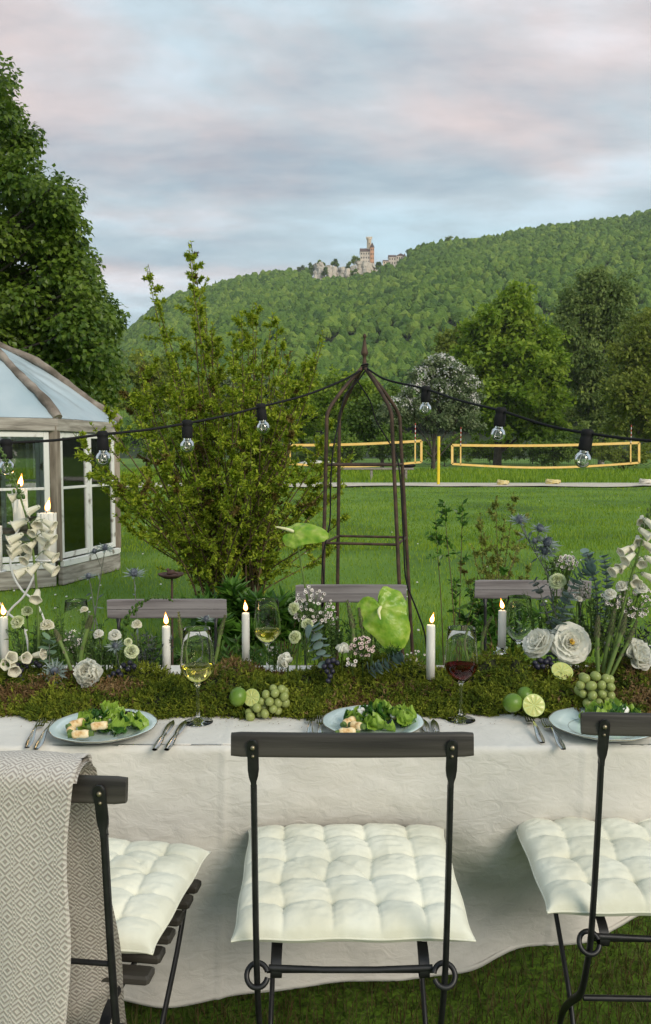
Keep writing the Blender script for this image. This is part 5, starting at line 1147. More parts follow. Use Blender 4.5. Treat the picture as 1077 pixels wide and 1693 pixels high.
def fork(ptip, phand, label, g):
    a = Uz(*ptip, TZ+.010); b = Uz(*phand, TZ+.006); d = (b-a); d.z = 0; Lf = .20; d.normalize(); a.z = b.z = 0; b = a + d*Lf; t = thing('fork', label, 'fork', (b.x, b.y, TZ+.003), g); z = TZ+.004; sd_ = Vector((-d.y, d.x, 0))
    q = lambda s, h, o=0: a + d*(s*Lf) + sd_*o + Vector((0, 0, z+h))
    part('handle', MB().grid(strip([q(.36, .010), q(.45, .014), q(.6, .012), q(.8, .005), q(1, .002)], [.0035, .003, .0032, .0045, .0065, .0085, .0092, .006])), m_steel, t)
    part('neck', MB().grid(strip([q(.24, .003), q(.28, .004), q(.33, .007), q(.37, .0105)], [.0112, .0115, .008, .0036])), m_steel, t)
    for k in range(4):
        o = (k-1.5)*.0060; part('tine', MB().grid(strip([q(0, .008, o*.95), q(.10, .004, o), q(.20, .0025, o), q(.255, .0032, o)], [.0007, .0015, .0018, .0019], .0014)), m_steel, t)
def knife(ptip, phand, label, g):
    a = Uz(*ptip, TZ+.006); b = Uz(*phand, TZ+.006); d = (b-a); d.z = 0; d.normalize(); Lf = .215; a.z = 0; a = Vector((b.x, b.y, 0)) - d*Lf; t = thing('knife', label, 'knife', (b.x, b.y, TZ+.003), g); z = TZ+.005
    q = lambda s, h: a + d*(s*Lf) + Vector((0, 0, z+h))
    part('blade', MB().grid(strip([q(0, .001), q(.2, .001), q(.5, .001)], [.001, .0065, .0092, .0095, .0085, .006], .0009)), m_steel, t)
    part('handle', MB().grid(strip([q(.48, .002), q(.7, .003), q(1, .002)], [.0045, .0045, .0055, .0068, .0082, .0085, .006], .0032)), m_steel, t)
gfk = 'steel forks'; gkn = 'steel knives'
fork((71, 1188), (43, 1239), 'outer fork farthest left on the cloth', gfk); fork((93, 1190), (57, 1242), 'inner fork against the left plate', gfk)
fork((515, 1179), (512, 1225), 'outer fork left of the middle plate', gfk); fork((531, 1184), (529, 1230), 'inner fork against the middle plate', gfk)
fork((872, 1181), (902, 1236), 'outer fork beside the cut lime at the right', gfk); fork((900, 1190), (935, 1243), 'inner fork against the right plate', gfk)
knife((283, 1197), (256, 1240), 'inner knife right of the left plate', gkn); knife((304, 1196), (276, 1240), 'outer knife pointing at the near wine glass foot', gkn)
knife((703, 1198), (712, 1238), 'inner knife right of the middle plate', gkn); knife((719, 1198), (730, 1238), 'outer knife right of the middle plate', gkn)

# ------------------------------------------------------------------ food
m_lett = leafmat('lettuce', (.16, .28, .03), (.30, .46, .06), (.48, .62, .13), 30, .35, .35, .5); m_rocket = leafmat('dark_salad_leaf', (.02, .07, .012), (.045, .13, .02), (.08, .20, .035), 30, .25, .35, .5)
m_pastry = mat('baked_pastry', (.50, .28, .10), .6, (.74, .56, .30), 60, (.82, .70, .48), bump=.4, bsc=120, bdist=.001); m_zuc = mat('grilled_courgette', (.05, .09, .015), .4, (.13, .20, .04), 60)
m_cheese = mat('white_cheese', (.74, .73, .68), .6); m_aub = mat('dark_grilled_skin', (.012, .010, .012), .3, (.04, .03, .035), 60)
def ruffle(s, seed, curl=.5):
    n = 13; G = np.zeros((n, n, 3))
    for i in range(n):
        for j in range(n):
            u, v = i/(n-1)*2-1, j/(n-1); w_ = math.sin(math.pi*min(1, .12+.80*v))**.7; e = abs(u)**2*v
            G[i, j] = (u*w_*.5 + .05*math.sin(v*9+seed), v + .04*math.sin(u*8+seed), .18*e*math.sin(u*11+v*7+seed) + .25*e + curl*(v-.4)**2 + .08*math.sin(v*12+seed*2)*v)
    return G*s
lett_me = [MB().grid(ruffle(1, k)).mesh('lettuce_leaf', m_lett) for k in range(3)]; rock_me = [MB().grid(ruffle(1, k+7, .3)*np.array([.6, 1, .6])).mesh('dark_leaf', m_rocket) for k in range(2)]
def salad(c, r, label, n, off=(0, 0), rolls=(), bits=True, gtag='left'):
    b = Vector((c.x+off[0], c.y+off[1], TZ+.010)); t = thing('salad', label, 'salad', b)
    for k in range(n):
        a = rng.random()*6.283; q = r*math.sqrt(rng.random()); p = b + Vector((q*1.25*math.cos(a), q*.8*math.sin(a), .004 + .030*(1-q/r) + rng.uniform(0, .014))); rt = rng.random() < .55
        me = lett_me[k % 3] if rt else rock_me[k % 2]; s = rng.uniform(.030, .046)
        M = Matrix.Translation(p) @ Matrix.Rotation(rng.random()*6.283, 4, 'Z') @ Matrix.Rotation(rng.uniform(.2, 1.2), 4, 'X') @ Matrix.Rotation(rng.uniform(-.6, .6), 4, 'Y') @ Matrix.Scale(s, 4) @ Matrix.Translation((0, -.45, 0))
        piece('lettuce_leaf' if rt else 'dark_leaf', me, t, M)
    for k in range(5):
        a = rng.random()*6.283; p = b + Vector((r*.7*math.cos(a), r*.5*math.sin(a)+.012, .030)); part('cheese_crumb', MB().ball(p, rng.uniform(.006, .010), 9, 6, lump=.25), m_cheese, t)
    for k in range(3):
        a = rng.uniform(.6, 2.6); p = b + Vector((r*.9*math.cos(a), r*.6*math.sin(a)+.01, .024)); d = Vector((math.cos(a*3), math.sin(a*3)*.4, .25))*.018; part('aubergine_strip', MB().tube([p-d, p+Vector((0, 0, .004)), p+d], [.003, .006, .003], 7, flat=.3), m_aub, t)
    return t
def roll_(p, ang, label, L_=.046, r=.0092):
    d = Vector((math.cos(ang), math.sin(ang), .06)).normalized(); t = thing('pastry_roll', label, 'pastry', p - Vector((0, 0, r)), 'little pastry rolls'); P = [p + d*(x-.5)*L_ for x in np.linspace(0, 1, 12)]
    part('courgette', MB().tube([p - d*L_*.62, p - d*L_*.3, p + d*L_*.3, p + d*L_*.62], [r*.70, r*.84, r*.84, r*.70], 12), m_zuc, t)
    seg = spline([p - d*L_*.46, p - d*L_*.2 + Vector((0, 0, .001)), p + d*L_*.15, p + d*L_*.46], 12); mbp = MB().tube(seg, [r*.55, r*.90, r*1.03, r*1.06, r*1.02, r*.94, r*.97, r*1.05, r*1.07, r*1.02, r*.88, r*.55], 16, rough=.035)
    part('pastry', mbp, m_pastry, t)
c, r = PL
salad(c, .062, 'heap of lettuce and dark leaves with cheese on the left plate', 62, (.020, .005))
roll_(Uz(134, 1214, TZ+.03), .1, 'pastry roll nearest the front rim of the left plate'); roll_(Uz(128, 1196, TZ+.034), .9, 'pastry roll lying across the back of the left plate rolls'); roll_(Uz(165, 1200, TZ+.036), .3, 'pastry roll touching the lettuce on the left plate'); roll_(Uz(118, 1206, TZ+.026), 1.7, 'pastry roll leftmost on the left plate', .034)
c, r = PC
salad(c, .066, 'heap of lettuce and dark leaves with cheese on the middle plate', 62, (.012, .0))
roll_(Uz(578, 1193, TZ+.034), .9, 'pastry roll at the back left of the middle plate'); roll_(Uz(575, 1210, TZ+.03), .15, 'pastry roll at the front left of the middle plate'); roll_(Uz(657, 1184, TZ+.030), 2.6, 'pastry roll behind the lettuce on the middle plate'); roll_(Uz(590, 1200, TZ+.042), -.6, 'pastry roll stacked over the others on the middle plate', .034)
c, r = PR
salad(c, .055, 'heap of salad on the right plate behind the chair back', 30, (.035, .045))
roll_(Uz(1008, 1186, TZ+.032), .4, 'pastry roll on the right plate above the chair back')

# limes and grapes
m_lime = mat('lime_peel', (.065, .14, .012), .38, (.11, .20, .02), 8, (.16, .24, .035), bump=.35, bsc=260, bdist=.0006, spec=.5)
m_pith = mat('lime_rim', (.45, .52, .18), .5); m_pulp = mat('lime_pulp', (.50, .52, .14), .25, (.60, .62, .22), 90, spec=.6, sss=.0, transl=.15)
def lime(p, r, label, axis=(.8, .3, .2)):
    M = frame(p, axis); t = thing('lime', label, 'lime', p - Vector((0, 0, r)), 'whole limes')
    pr = [(.0005, -1.16*r)] + [(r*math.sin(a)**.92, -math.cos(a)*1.08*r) for a in np.linspace(.12, 3.02, 16)] + [(.0005, 1.16*r)]
    part('peel', MB().lathe(pr, 26, M), m_lime, t); part('stem_scar', MB().lathe([(.0005, 1.175*r), (.0022, 1.165*r), (.003, 1.13*r)], 8, M), m_pith, t)
def half_lime(p, r, axis, label):
    M = frame(p, axis); t = thing('lime_half', label, 'lime', p, 'cut lime halves')
    part('peel', MB().lathe([(r*.985, -.0004)] + [(r*math.cos(a), -r*.95*math.sin(a)) for a in np.linspace(0, 1.56, 12)], 30, M), m_lime, t)
    part('pith', MB().lathe([(r*.99, -.0004), (r*.985, .0002), (r*.93, .0002), (.0004, -.0002)], 30, M), m_pith, t)
    for k in range(9):
        a0 = k/9*6.283 + .06; a1 = (k+1)/9*6.283 - .06; G = np.zeros((6, 5, 3))
        for i in range(6):
            for j in range(5):
                a = a0 + (a1-a0)*i/5; rr = r*(.10 + .79*j/4); e = math.sin(math.pi*i/5)*math.sin(math.pi*min(.96, .1+j/4*.9)); am = (a0+a1)/2; a = am + (a-am)*(.55+.45*j/4); G[i, j] = (rr*math.cos(a), rr*math.sin(a), .0003 + .0011*e)
        part('segment', MB().grid(xf(G, M)), m_pulp, t)
lime(U(848, 1162, 2.10), .0235, 'front whole lime left of the cut lime on the right side'); lime(U(868, 1149, 2.17), .021, 'darker whole lime half hidden behind the right limes', (.3, .8, .3)); lime(U(394, 1152, 2.13), .0225, 'whole lime left of the grapes at the left side', (.2, .4, .9))
half_lime(U(883, 1166, 2.085), .0285, (.05, -.95, .35), 'cut lime half facing the camera beside the forks'); half_lime(U(930, 1109, 2.26), .0295, (.03, -.62, .80), 'cut lime half lying up on the moss above the right grapes'); half_lime(U(416, 1153, 2.12), .0225, (-.35, -.85, .4), 'small cut lime half between whole lime and left grapes')
m_grape = mat('green_grape', (.22, .28, .06), .28, (.34, .40, .12), 30, (.42, .45, .18), spec=.5, transl=.25, attr=False); m_dgrape = mat('dark_grape', (.010, .010, .020), .45, (.03, .03, .05), 60)
m_gstem = mat('grape_stem', (.12, .13, .03), .7)
gme = MB().ball((0, 0, 0), (1, 1, 1.12), 16, 12).mesh('grape', m_grape); dme = MB().ball((0, 0, 0), (1, 1, 1.05), 14, 10).mesh('dark_grape', m_dgrape)
def grapes(name, pts, Y, rad, me, label, base, group):
    t = thing(name, label, 'grapes', base, group); C = []
    for (px, py, dy) in pts:
        p = U(px, py, Y+dy); C.append(p); M = frame(p, nrm(rng.normal(size=3)), 0, rad*rng.uniform(.88, 1.1)); piece('grape', me, t, M)
    cen = sum(C, Vector())/len(C) + Vector((0, .012, 0)); st = MB()
    for p in C[::2]: st.tube([cen, cen.lerp(p, .5)+Vector((0, .003, .002)), p], .0012, 5)
    part('stalk', st, m_gstem, t)
pr = [(967, 1122, .0), (985, 1118, .0), (1002, 1122, .01), (960, 1133, -.005), (978, 1134, -.012), (995, 1133, -.01), (1010, 1136, .0), (964, 1147, -.005), (980, 1150, -.02), (996, 1148, -.015), (1010, 1150, .0), (972, 1162, -.01), (990, 1162, -.022), (1004, 1160, -.01), (975, 1176, -.008), (992, 1176, -.02), (1003, 1172, -.005), (965, 1120, .012), (1008, 1124, .014), (972, 1140, .015), (1001, 1142, .012), (985, 1140, .01), (985, 1168, .0), (958, 1142, .012), (982, 1186, .0), (968, 1178, .005), (1004, 1168, .012)]
grapes('grape_bunch', pr, 2.13, .0118, gme, 'bunch of pale green grapes tumbling down the moss beside the right plate', Vector(U(985, 1187, 2.12)), 'green grapes')
pl = [(412, 1178, .0), (425, 1170, -.01), (438, 1180, -.01), (452, 1172, -.005), (432, 1160, .0), (446, 1160, -.01), (460, 1162, .0), (470, 1152, .0), (455, 1146, -.005), (440, 1148, .0), (466, 1140, .01), (452, 1138, .005), (420, 1166, .008), (430, 1180, .005), (472, 1162, .01), (436, 1170, .01), (414, 1185, -.012), (460, 1175, .01), (470, 1143, .015)]
grapes('grape_bunch', pl, 2.12, .0112, gme, 'bunch of green grapes resting on the cloth left of centre', Vector(U(440, 1188, 2.11)), 'green grapes')
gd = 'small bunches of blue black grapes in the moss'
grapes('dark_grape_bunch', [(30, 1100, 0), (40, 1096, 0), (50, 1094, 0), (60, 1096, .01), (36, 1108, -.01), (33, 1118, -.01), (38, 1126, -.01), (66, 1100, .005), (45, 1102, .01)], 2.30, .0075, dme, 'dark grapes left of the blue thistle at the far left', Vector(U(45, 1118, 2.3)), gd)
grapes('dark_grape_bunch', [(205, 1100, 0), (215, 1096, 0), (222, 1102, 0), (196, 1110, -.01), (188, 1114, -.01), (180, 1120, -.01), (200, 1116, -.01), (212, 1106, 0)], 2.30, .0075, dme, 'dark grapes right of the white ranunculus on the left', Vector(U(200, 1120, 2.3)), gd)
grapes('dark_grape_bunch', [(543, 1094, 0), (551, 1092, 0), (558, 1096, .0), (547, 1102, -.01), (541, 1110, -.01), (546, 1118, -.015), (543, 1126, -.02), (550, 1110, 0), (537, 1102, 0)], 2.26, .0078, dme, 'dark grapes trailing down below the small white bud in the centre', Vector(U(546, 1125, 2.24)), gd)
grapes('dark_grape_bunch', [(885, 1096, 0), (894, 1092, 0), (903, 1094, 0), (912, 1098, 0), (898, 1102, -.01), (908, 1090, .01), (889, 1102, -.005)], 2.30, .0085, dme, 'dark grapes above the upper cut lime', Vector(U(900, 1104, 2.3)), gd)

# ------------------------------------------------------------------ flowers
m_cream = mat('white_petal', (.86, .85, .76), .6, (.92, .91, .84), 25, transl=.5, bump=.15, bsc=60, bdist=.001); m_ivory = mat('ivory_petal', (.86, .83, .66), .6, (.92, .89, .76), 30, transl=.45)
m_lemon = mat('pale_green_petal', (.56, .62, .32), .6, (.70, .74, .46), 40, (.74, .77, .55), transl=.3); m_stem = mat('green_stem', (.07, .12, .02), .5, (.12, .19, .035), 30); m_sepal = mat('sepal', (.05, .10, .02), .6, (.09, .15, .03), 30)
m_yel2 = mat('stamen', (.70, .42, .03), .6); m_spot = mat('throat', (.55, .42, .32), .7, (.80, .78, .68), 260, transl=.3, lo=.36, hi=.46)
def petal(w, l, cup, a0, a1, r0, ruf=0, seed=0, n=8):
    G = np.zeros((n, n, 3)); x, z = r0, 0.0; ds = l/(n-1)
    for j in range(n):
        s = j/(n-1); a = a0 + (a1-a0)*s; ww = w*(math.sin(math.pi*(.10+.78*s))**.65)
        for i in range(n):
            t_ = i/(n-1)*2-1; e = ruf*s*s*math.sin(t_*9+seed)*l
            G[i, j] = (x - cup*w*t_*t_*(1-.3*s) + e*math.cos(a), ww*t_, z + e*math.sin(a)*.6 - .12*l*t_*t_*s)
        x += ds*math.sin(a); z += ds*math.cos(a)
    return G
def rose(px, py, Y, r, axis, label, name='white_ranunculus', open_=1.0, mats=None, cat='flower', group='large white blooms', layers=None, centre=None, stem_to=None, singles=True):
    p = U(px, py, Y); M = frame(p, axis, rng.random()*6); t = thing(name, label, cat, stem_to or Vector((p.x, p.y, mz(p.x, p.y))), group); mm = mats or m_cream
    lay = layers or [(5, .20, .06, -.35, .42), (6, .34, .22, -.25, .55), (6, .50, .42, -.05, .72), (7, .66, .70, .15, .88), (7, .80, 1.0, .45, 1.0), (6, .92, 1.25, .85, 1.05)]
    inner = MB()
    for li, (k, rr, a0, a1, l_) in enumerate(lay):
        for q in range(k):
            ang = q/k*6.283 + li*.55 + rng.uniform(-.3, .3); s = rng.uniform(.92, 1.08)
            jt = rng.uniform(-.22, .22)*min(1, rr*1.2); G = petal(r*rr*1.22*s, r*l_*1.04*rng.uniform(.86, 1.08), .42*(1-.5*rr), a0*open_+.05+jt, a1*open_+.1+jt, r*.05 + r*.16*rr, .04+.05*rr, rng.random()*6)
            G = xf(G, Matrix.Translation((0, 0, -r*.35*rr)) @ Matrix.Rotation(ang, 4, 'Z')); W_ = xf(G, M)
            if singles and li >= len(lay)-3: part('petal', MB().grid(W_), mm, t)
            else: inner.grid(W_)
    part('inner_petals', inner, mm, t)
    if centre: 
        cm = MB()
        for q in range(26): a = rng.random()*6.28; rr = r*.16*math.sqrt(rng.random()); cm.tube([M @ Vector((rr*.6*math.cos(a), rr*.6*math.sin(a), 0)), M @ Vector((rr*1.3*math.cos(a), rr*1.3*math.sin(a), r*.34))], [.0008, .0013], 4)
        part('stamens', cm, centre, t)
    e = stem_to or Vector((p.x*.995, max(p.y, 2.33), mz(p.x, 2.35)-.02)); b_ = M @ Vector((0, 0, -r*.4)); part('stem', MB().tube(spline([b_, b_.lerp(e, .5)+Vector((0, .012, 0)), e], 10), .0025, 6), m_stem, t)
    return t
bud_l = [(4, .45, -.05, -.55, .85), (5, .62, .20, -.55, 1.0), (5, .75, .45, -.45, 1.15)]
open_l = [(4, .34, .35, .05, .40), (5, .50, .65, .25, .62), (5, .70, .90, .50, .82), (5, .86, 1.10, .75, 1.0), (6, .98, 1.32, 1.05, 1.14), (5, 1.0, 1.5, 1.5, 1.2)]
rose(945, 1062, 2.30, .041, (-.05, -.92, .38), 'large open white bloom with yellow centre above the upper cut lime', layers=open_l, centre=m_yel2)
rose(888, 1060, 2.33, .035, (-.65, -.35, .60), 'ragged white bloom turned sideways left of the yellow centred bloom', layers=open_l)
rose(1056, 1083, 2.30, .040, (.55, -.65, .45), 'white bloom seen from behind at the right edge above the moss', open_=.75)
rose(146, 1112, 2.22, .0335, (-.15, -.9, .40), 'round white ranunculus low on the moss at the left', open_=.72, layers=[(5, .18, .05, -.6, .42), (6, .34, .25, -.6, .62), (6, .50, .5, -.5, .82), (7, .66, .8, -.35, .98), (7, .80, 1.15, -.05, 1.12), (5, .85, 1.5, .4, 1.1)])
gb = 'closed white buds in the centre'
rose(567, 1074, 2.26, .021, (.1, -.35, .9), 'rounded white bud right above the trailing dark grapes', layers=bud_l, open_=.7, group=gb, singles=False); rose(473, 1093, 2.26, .026, (-.55, -.6, .55), 'white bud lying on the moss right of the rear wine glass', layers=bud_l, open_=.65, group=gb, singles=False)
def carnation(px, py, Y, r, axis, label, mm=None, group='pale green and cream carnations'):
    p = U(px, py, Y); M = frame(p, axis); b = Vector((p.x, max(p.y, 2.33), mz(p.x, 2.35)-.01)); t = thing('carnation', label, 'flower', b, group); mb = MB()
    for k in range(26):
        li = k//5; G = petal(r*.56, r*(.92-.02*li), .12, .04+.23*li+rng.uniform(-.16, .16), .10+.44*li, r*.05, .12, rng.random()*9); mb.grid(xf(G, M @ Matrix.Rotation(k*2.4, 4, 'Z')))
    part('petals', mb, mm or m_lemon, t); part('calyx', MB().lathe([(.001, -r*1.3), (r*.17, -r*1.2), (r*.22, -r*.3), (r*.18, 0)], 12, M), m_sepal, t)
    q = M @ Vector((0, 0, -r*1.25)); part('stem', MB().tube(spline([q, q.lerp(b, .5)+Vector((0, .01, .01)), b], 10), .0018, 6), m_stem, t)
for (px, py, Y, r, ax, lab, mm) in [(31, 1030, 2.34, .024, (-.2, -.7, .6), 'pale green carnation beside the leftmost candle', None), (45, 1012, 2.36, .019, (.2, -.5, .8), 'small pale green flower above the carnation at the far left', None), (78, 1037, 2.33, .024, (.1, -.35, .9), 'cream carnation with spread petals left of the asparagus', m_ivory), (140, 1010, 2.40, .015, (-.1, -.2, .95), 'small cream bud on top of the second asparagus stalk', m_ivory), (218, 1078, 2.26, .024, (.1, -.85, .5), 'cream yellow carnation right of the white ranunculus', m_lemon), (226, 1034, 2.36, .018, (.3, -.4, .8), 'small cream flower hanging from the green arching spike', m_ivory), (164, 1050, 2.36, .018, (-.2, -.5, .8), 'small white flower between asparagus and thistle', m_cream), (190, 1052, 2.33, .022, (.1, -.6, .8), 'white flower cluster above the thistle on the left', m_cream), (212, 1062, 2.30, .014, (.3, -.7, .6), 'little green white bud next to the cream yellow carnation', m_lemon), (488, 1007, 2.34, .022, (-.6, -.6, .5), 'pale green carnation at the left of the waxflower cluster', None), (508, 1034, 2.31, .021, (.3, -.5, .8), 'cream carnation just under the waxflower cluster', m_lemon), (489, 1054, 2.29, .022, (-.35, -.8, .4), 'pale green carnation beside the drooping eucalyptus', None), (922, 962, 2.38, .029, (-.2, -.85, .45), 'frilly pale green carnation high above the white blooms', None), (957, 992, 2.37, .013, (.2, -.3, .9), 'small half open white bud right of the eucalyptus arch', m_cream), (1029, 972, 2.33, .022, (-.2, -.3, .9), 'small white fan shaped flower left of the right foxglove stem', m_cream), (1010, 985, 2.32, .022, (-.4, -.4, .8), 'white frilled flower above the right asparagus bundle', m_cream), (1060, 975, 2.32, .022, (.1, -.5, .8), 'white frilled flower amid the right waxflowers', m_cream)]:
    carnation(px, py, Y, r, ax, lab, mm)
# foxgloves
bell_prof = [(.0015, 0), (.0055, .0025), (.0076, .008), (.0088, .017), (.0104, .027), (.0118, .036), (.0132, .0420), (.0155, .0455), (.0176, .0465), (.0186, .0450)]
def bellmesh():
    mb = MB(); th = np.arange(22)/22*6.283
    wv = lambda th: 1 + .07*np.sin(5*th) + .03*np.sin(11*th); mb.lathe(bell_prof, 22, None, 0, wav=wv)
    G = []
    for (r, z) in [(.0182, .0450), (.0146, .0446), (.0120, .038), (.0100, .030), (.0065, .016)]: G.append((r, z))
    mb.lathe(G, 22, None, 1, wav=wv); return mb.mesh('bell_flower', [m_ivory, m_spot])
bell = bellmesh(); sep = MB()
for k in range(5):
    a = k/5*6.283; G = petal(.0035, .011, .2, .9, .4, .001, 0, 0, 5); sep.grid(xf(G, Matrix.Rotation(a, 4, 'Z')))
sep_me = sep.mesh('sepal', m_sepal)
def foxglove(path, Y, bells, label, buds, dY=0, r=.0042):
    P = spline([U(a, b, Y + (dY*(i/len(path)))) for i, (a, b) in enumerate(path)], 40); t = thing('foxglove', label, 'foxglove', P[0], 'white foxglove spikes')
    part('stem', MB().tube(P, np.linspace(r, r*.4, 40), 9), m_stem, t)
    for (px, py, ax, s, dy) in bells:
        j = min(range(40), key=lambda k: (P[k]-U(px, py, Y)).length + abs(P[k].z-U(px, py, Y).z)*.5); ax = Vector(ax).normalized(); mouth = U(px, py, Y+dy); base = mouth - ax*.036*s
        M = frame(base, ax, rng.random()*6, s); piece('bell_flower', bell, t, M); piece('sepal', sep_me, t, M); part('pedicel', MB().tube([P[j], P[j].lerp(base, .6)+Vector((0, 0, .002)), base], .0012, 5), m_stem, t)
    bd = MB(); lf = MB()
    for k in range(buds[2]):
        f = k/buds[2]; j = int(buds[0] + (buds[1]-buds[0])*f); j = min(j, 39); a = k*2.4; d = Vector((math.cos(a), math.sin(a), -.25)); s = 1.15-.75*f; c0 = P[j]
        bd.ball(c0 + d*.009*s, (.0045*s, .0045*s, .0065*s), 8, 6); lf.leaves([c0], [d + Vector((0, 0, .5))], [[0, 0, 1]], .015*s, .006*s)
    part('buds', bd, m_sepal if buds[2] > 30 else m_stem, t); 
    n_ = 26; jj = rng.integers(2, 38, n_); Pn = np.array([P[j][:] for j in jj]); D = nrm(rng.normal(size=(n_, 3))*np.array([1, 1, .3]) + np.array([0, 0, .2])); lf.leaves(Pn, D, np.tile([0, 0, 1.0], (n_, 1)), .016, .007)
    part('bracts', lf, m_sepal, t, smooth=False, kind='stuff')
fl = []
for (px, py, sx) in [(22, 822, -1), (50, 845, -1), (28, 868, -1), (62, 866, .15), (85, 868, 1), (20, 892, -1), (48, 905, -.35), (85, 890, 1), (75, 898, .9), (22, 915, -1), (42, 925, -.3), (88, 920, 1), (88, 942, 1), (32, 948, -1), (52, 944, -.5), (20, 905, -.8), (60, 988, .1), (78, 880, .8), (55, 880, -.3), (34, 908, -.9)]:
    fl.append((px, py, (sx*.95, -.22 - (.6 if abs(sx) < .4 else 0), -.50), rng.uniform(.78, .98), rng.uniform(-.04, .02)))
foxglove([(64, 1090), (64, 1040), (62, 990), (57, 930), (50, 880), (38, 835), (22, 790), (6, 752), (-10, 725)], 2.32, fl, 'tall white foxglove spike leaning left in front of the candelabra', (26, 39, 42))
fr_ = []
for (px, py, sx) in [(1056, 895, -.2), (1061, 931, -.15), (1030, 912, -1), (1027, 938, -1), (1016, 944, -1), (1037, 925, -.8), (1076, 905, .7), (1084, 930, .9), (1076, 955, 1), (1072, 885, .6), (1030, 972, -.7), (1052, 962, -.2), (1044, 908, -.7), (1062, 862, -.3), (1080, 870, .5)]:
    fr_.append((px, py, (sx*.9, -.35 - (.5 if abs(sx) < .4 else 0), -.45), rng.uniform(.78, .95), rng.uniform(-.03, .02)))
foxglove([(1008, 1100), (1020, 1050), (1032, 1000), (1042, 960), (1056, 915), (1068, 870), (1084, 820), (1100, 780)], 2.32, fr_, 'tall white foxglove spike at the right edge', (28, 39, 30))
foxglove([(20, 1125), (14, 1112), (10, 1100), (2, 1090)], 2.28, [(18, 1088, (.5, -.5, .3), .95, 0), (42, 1088, (.7, -.6, .2), .9, 0), (68, 1082, (.9, -.3, .2), .85, .01), (24, 1108, (.3, -.7, -.2), .95, -.02), (12, 1098, (-.2, -.9, .1), .9, -.01)], 'low broken foxglove piece lying by the leftmost candle', (30, 39, 8))
# snapdragon-like green arching spike
P = spline([U(a, b, 2.36) for a, b in [(196, 1110), (200, 1070), (206, 1035), (222, 1008), (245, 990), (268, 986), (286, 994)]], 40); t = thing('green_spike', 'green arching flower spike bending right over the left back chair', 'flower', P[0]); part('stem', MB().tube(P, np.linspace(.003, .0012, 40), 7), m_stem, t); mb = MB()
for k in range(64):
    j = int(8 + 31*k/64); a = k*2.4; s = 1.1-.6*k/64; mb.ball(P[j] + Vector((math.cos(a)*.008*s, math.sin(a)*.008*s, .004*math.sin(a*1.7))), (.0042*s, .0042*s, .0062*s), 8, 6)
part('buds', mb, m_fern, t)
# eryngium thistles
m_ery = mat('thistle_head', (.035, .045, .065), .7, (.075, .088, .115), 90, (.17, .19, .22), bump=.8, bsc=500, bdist=.001); m_eryb = leafmat('thistle_bract', (.075, .115, .10), (.13, .175, .155), (.21, .26, .235), 40, .1, .5); m_erys = mat('thistle_stem', (.09, .10, .08), .6, (.14, .15, .12), 30)
bb = MB().leaves([[0, 0, 0]], [[1, 0, 0]], [[0, 0, 1]], .033, .0065, .25)
for q_, sd_ in ((.010, 1), (.010, -1), (.018, 1), (.018, -1)): bb.leaves([[q_-.003, 0, 0]], [[.75, sd_*.7, .1]], [[0, 0, 1]], .011, .003, .1)
bract_me = bb.mesh('bract', m_eryb, False)
def thistle(path, Y, heads, label, leaf=0):
    P = spline([U(a, b, Y) for a, b in path], 24); t = thing('sea_holly', label, 'thistle', P[0], 'blue sea holly thistles'); sm = MB().tube(P, np.linspace(.0022, .0012, 24), 6); lf = MB()
    for (px, py, s, ax) in heads:
        c = U(px, py, Y); ax = Vector(ax).normalized(); j = min(range(24), key=lambda k: (P[k]-c).length); sm.tube([P[max(0, j-3)], P[max(0, j-3)].lerp(c, .6), c - ax*.008*s], .0012, 5); M = frame(c, ax)
        hm = MB().lathe([(.001, -.008*s), (.007*s, -.006*s), (.0085*s, 0), (.0075*s, .007*s), (.004*s, .012*s), (.0005, .0135*s)], 14, M)
        Pp = []; 
        for k in range(60): ph = 1-2*(k+.5)/60; th = k*2.4; q = math.sqrt(1-ph*ph); Pp.append(M @ Vector((.0085*s*q*math.cos(th), .0085*s*q*math.sin(th), .002*s+.010*s*ph)))
        Pp = np.array([p_[:] for p_ in Pp]); hm.leaves(Pp, nrm(Pp-np.array(c)), nrm(rng.normal(size=(60, 3))), .0035*s, .0018*s, .1)
        part('flower_head', hm, m_ery, t)
        for q in range(13):
            a = q/13*6.283; tl = .28+.15*math.sin(q*3); Mq = M @ Matrix.Rotation(a, 4, 'Z') @ Matrix.Translation((.004*s, 0, -.006*s)) @ Matrix.Rotation(-tl, 4, 'Y') @ Matrix.Scale(s*rng.uniform(.8, 1.15), 4); piece('bract', bract_me, t, Mq)
    if leaf: Pn = np.array([P[int(j)][:] for j in rng.integers(2, 22, leaf)]); lf.leaves(Pn, nrm(rng.normal(size=(leaf, 3))+np.array([0, 0, .5])), nrm(rng.normal(size=(leaf, 3))), .030, .006, .2); part('leaves', lf, m_eryb, t, smooth=False)
    part('stem', sm, m_erys, t)
thistle([(108, 1140), (100, 1125), (93, 1115)], 2.24, [(91, 1110, 1.2, (-.1, -.8, .5))], 'blue sea holly lying on the moss left of the white ranunculus')
thistle([(200, 1120), (196, 1095), (192, 1075)], 2.32, [(191, 1068, .85, (0, -.6, .8))], 'small sea holly head between white flowers on the left')
thistle([(150, 1090), (160, 1000), (172, 920)], 2.60, [(174, 906, .95, (.2, -.3, .9)), (157, 912, .8, (-.3, -.2, .9))], 'pair of sea holly heads standing high before the greenhouse corner', 10)
thistle([(170, 1090), (158, 1020), (150, 965)], 2.60, [(147, 953, .9, (-.1, -.2, .9))], 'sea holly head in the herbs left of the bird bath', 8)
thistle([(230, 1090), (226, 1010), (222, 960)], 2.62, [(222, 948, 1.25, (.05, -.25, .95))], 'broad spiky sea holly head just left of the bird bath', 8)
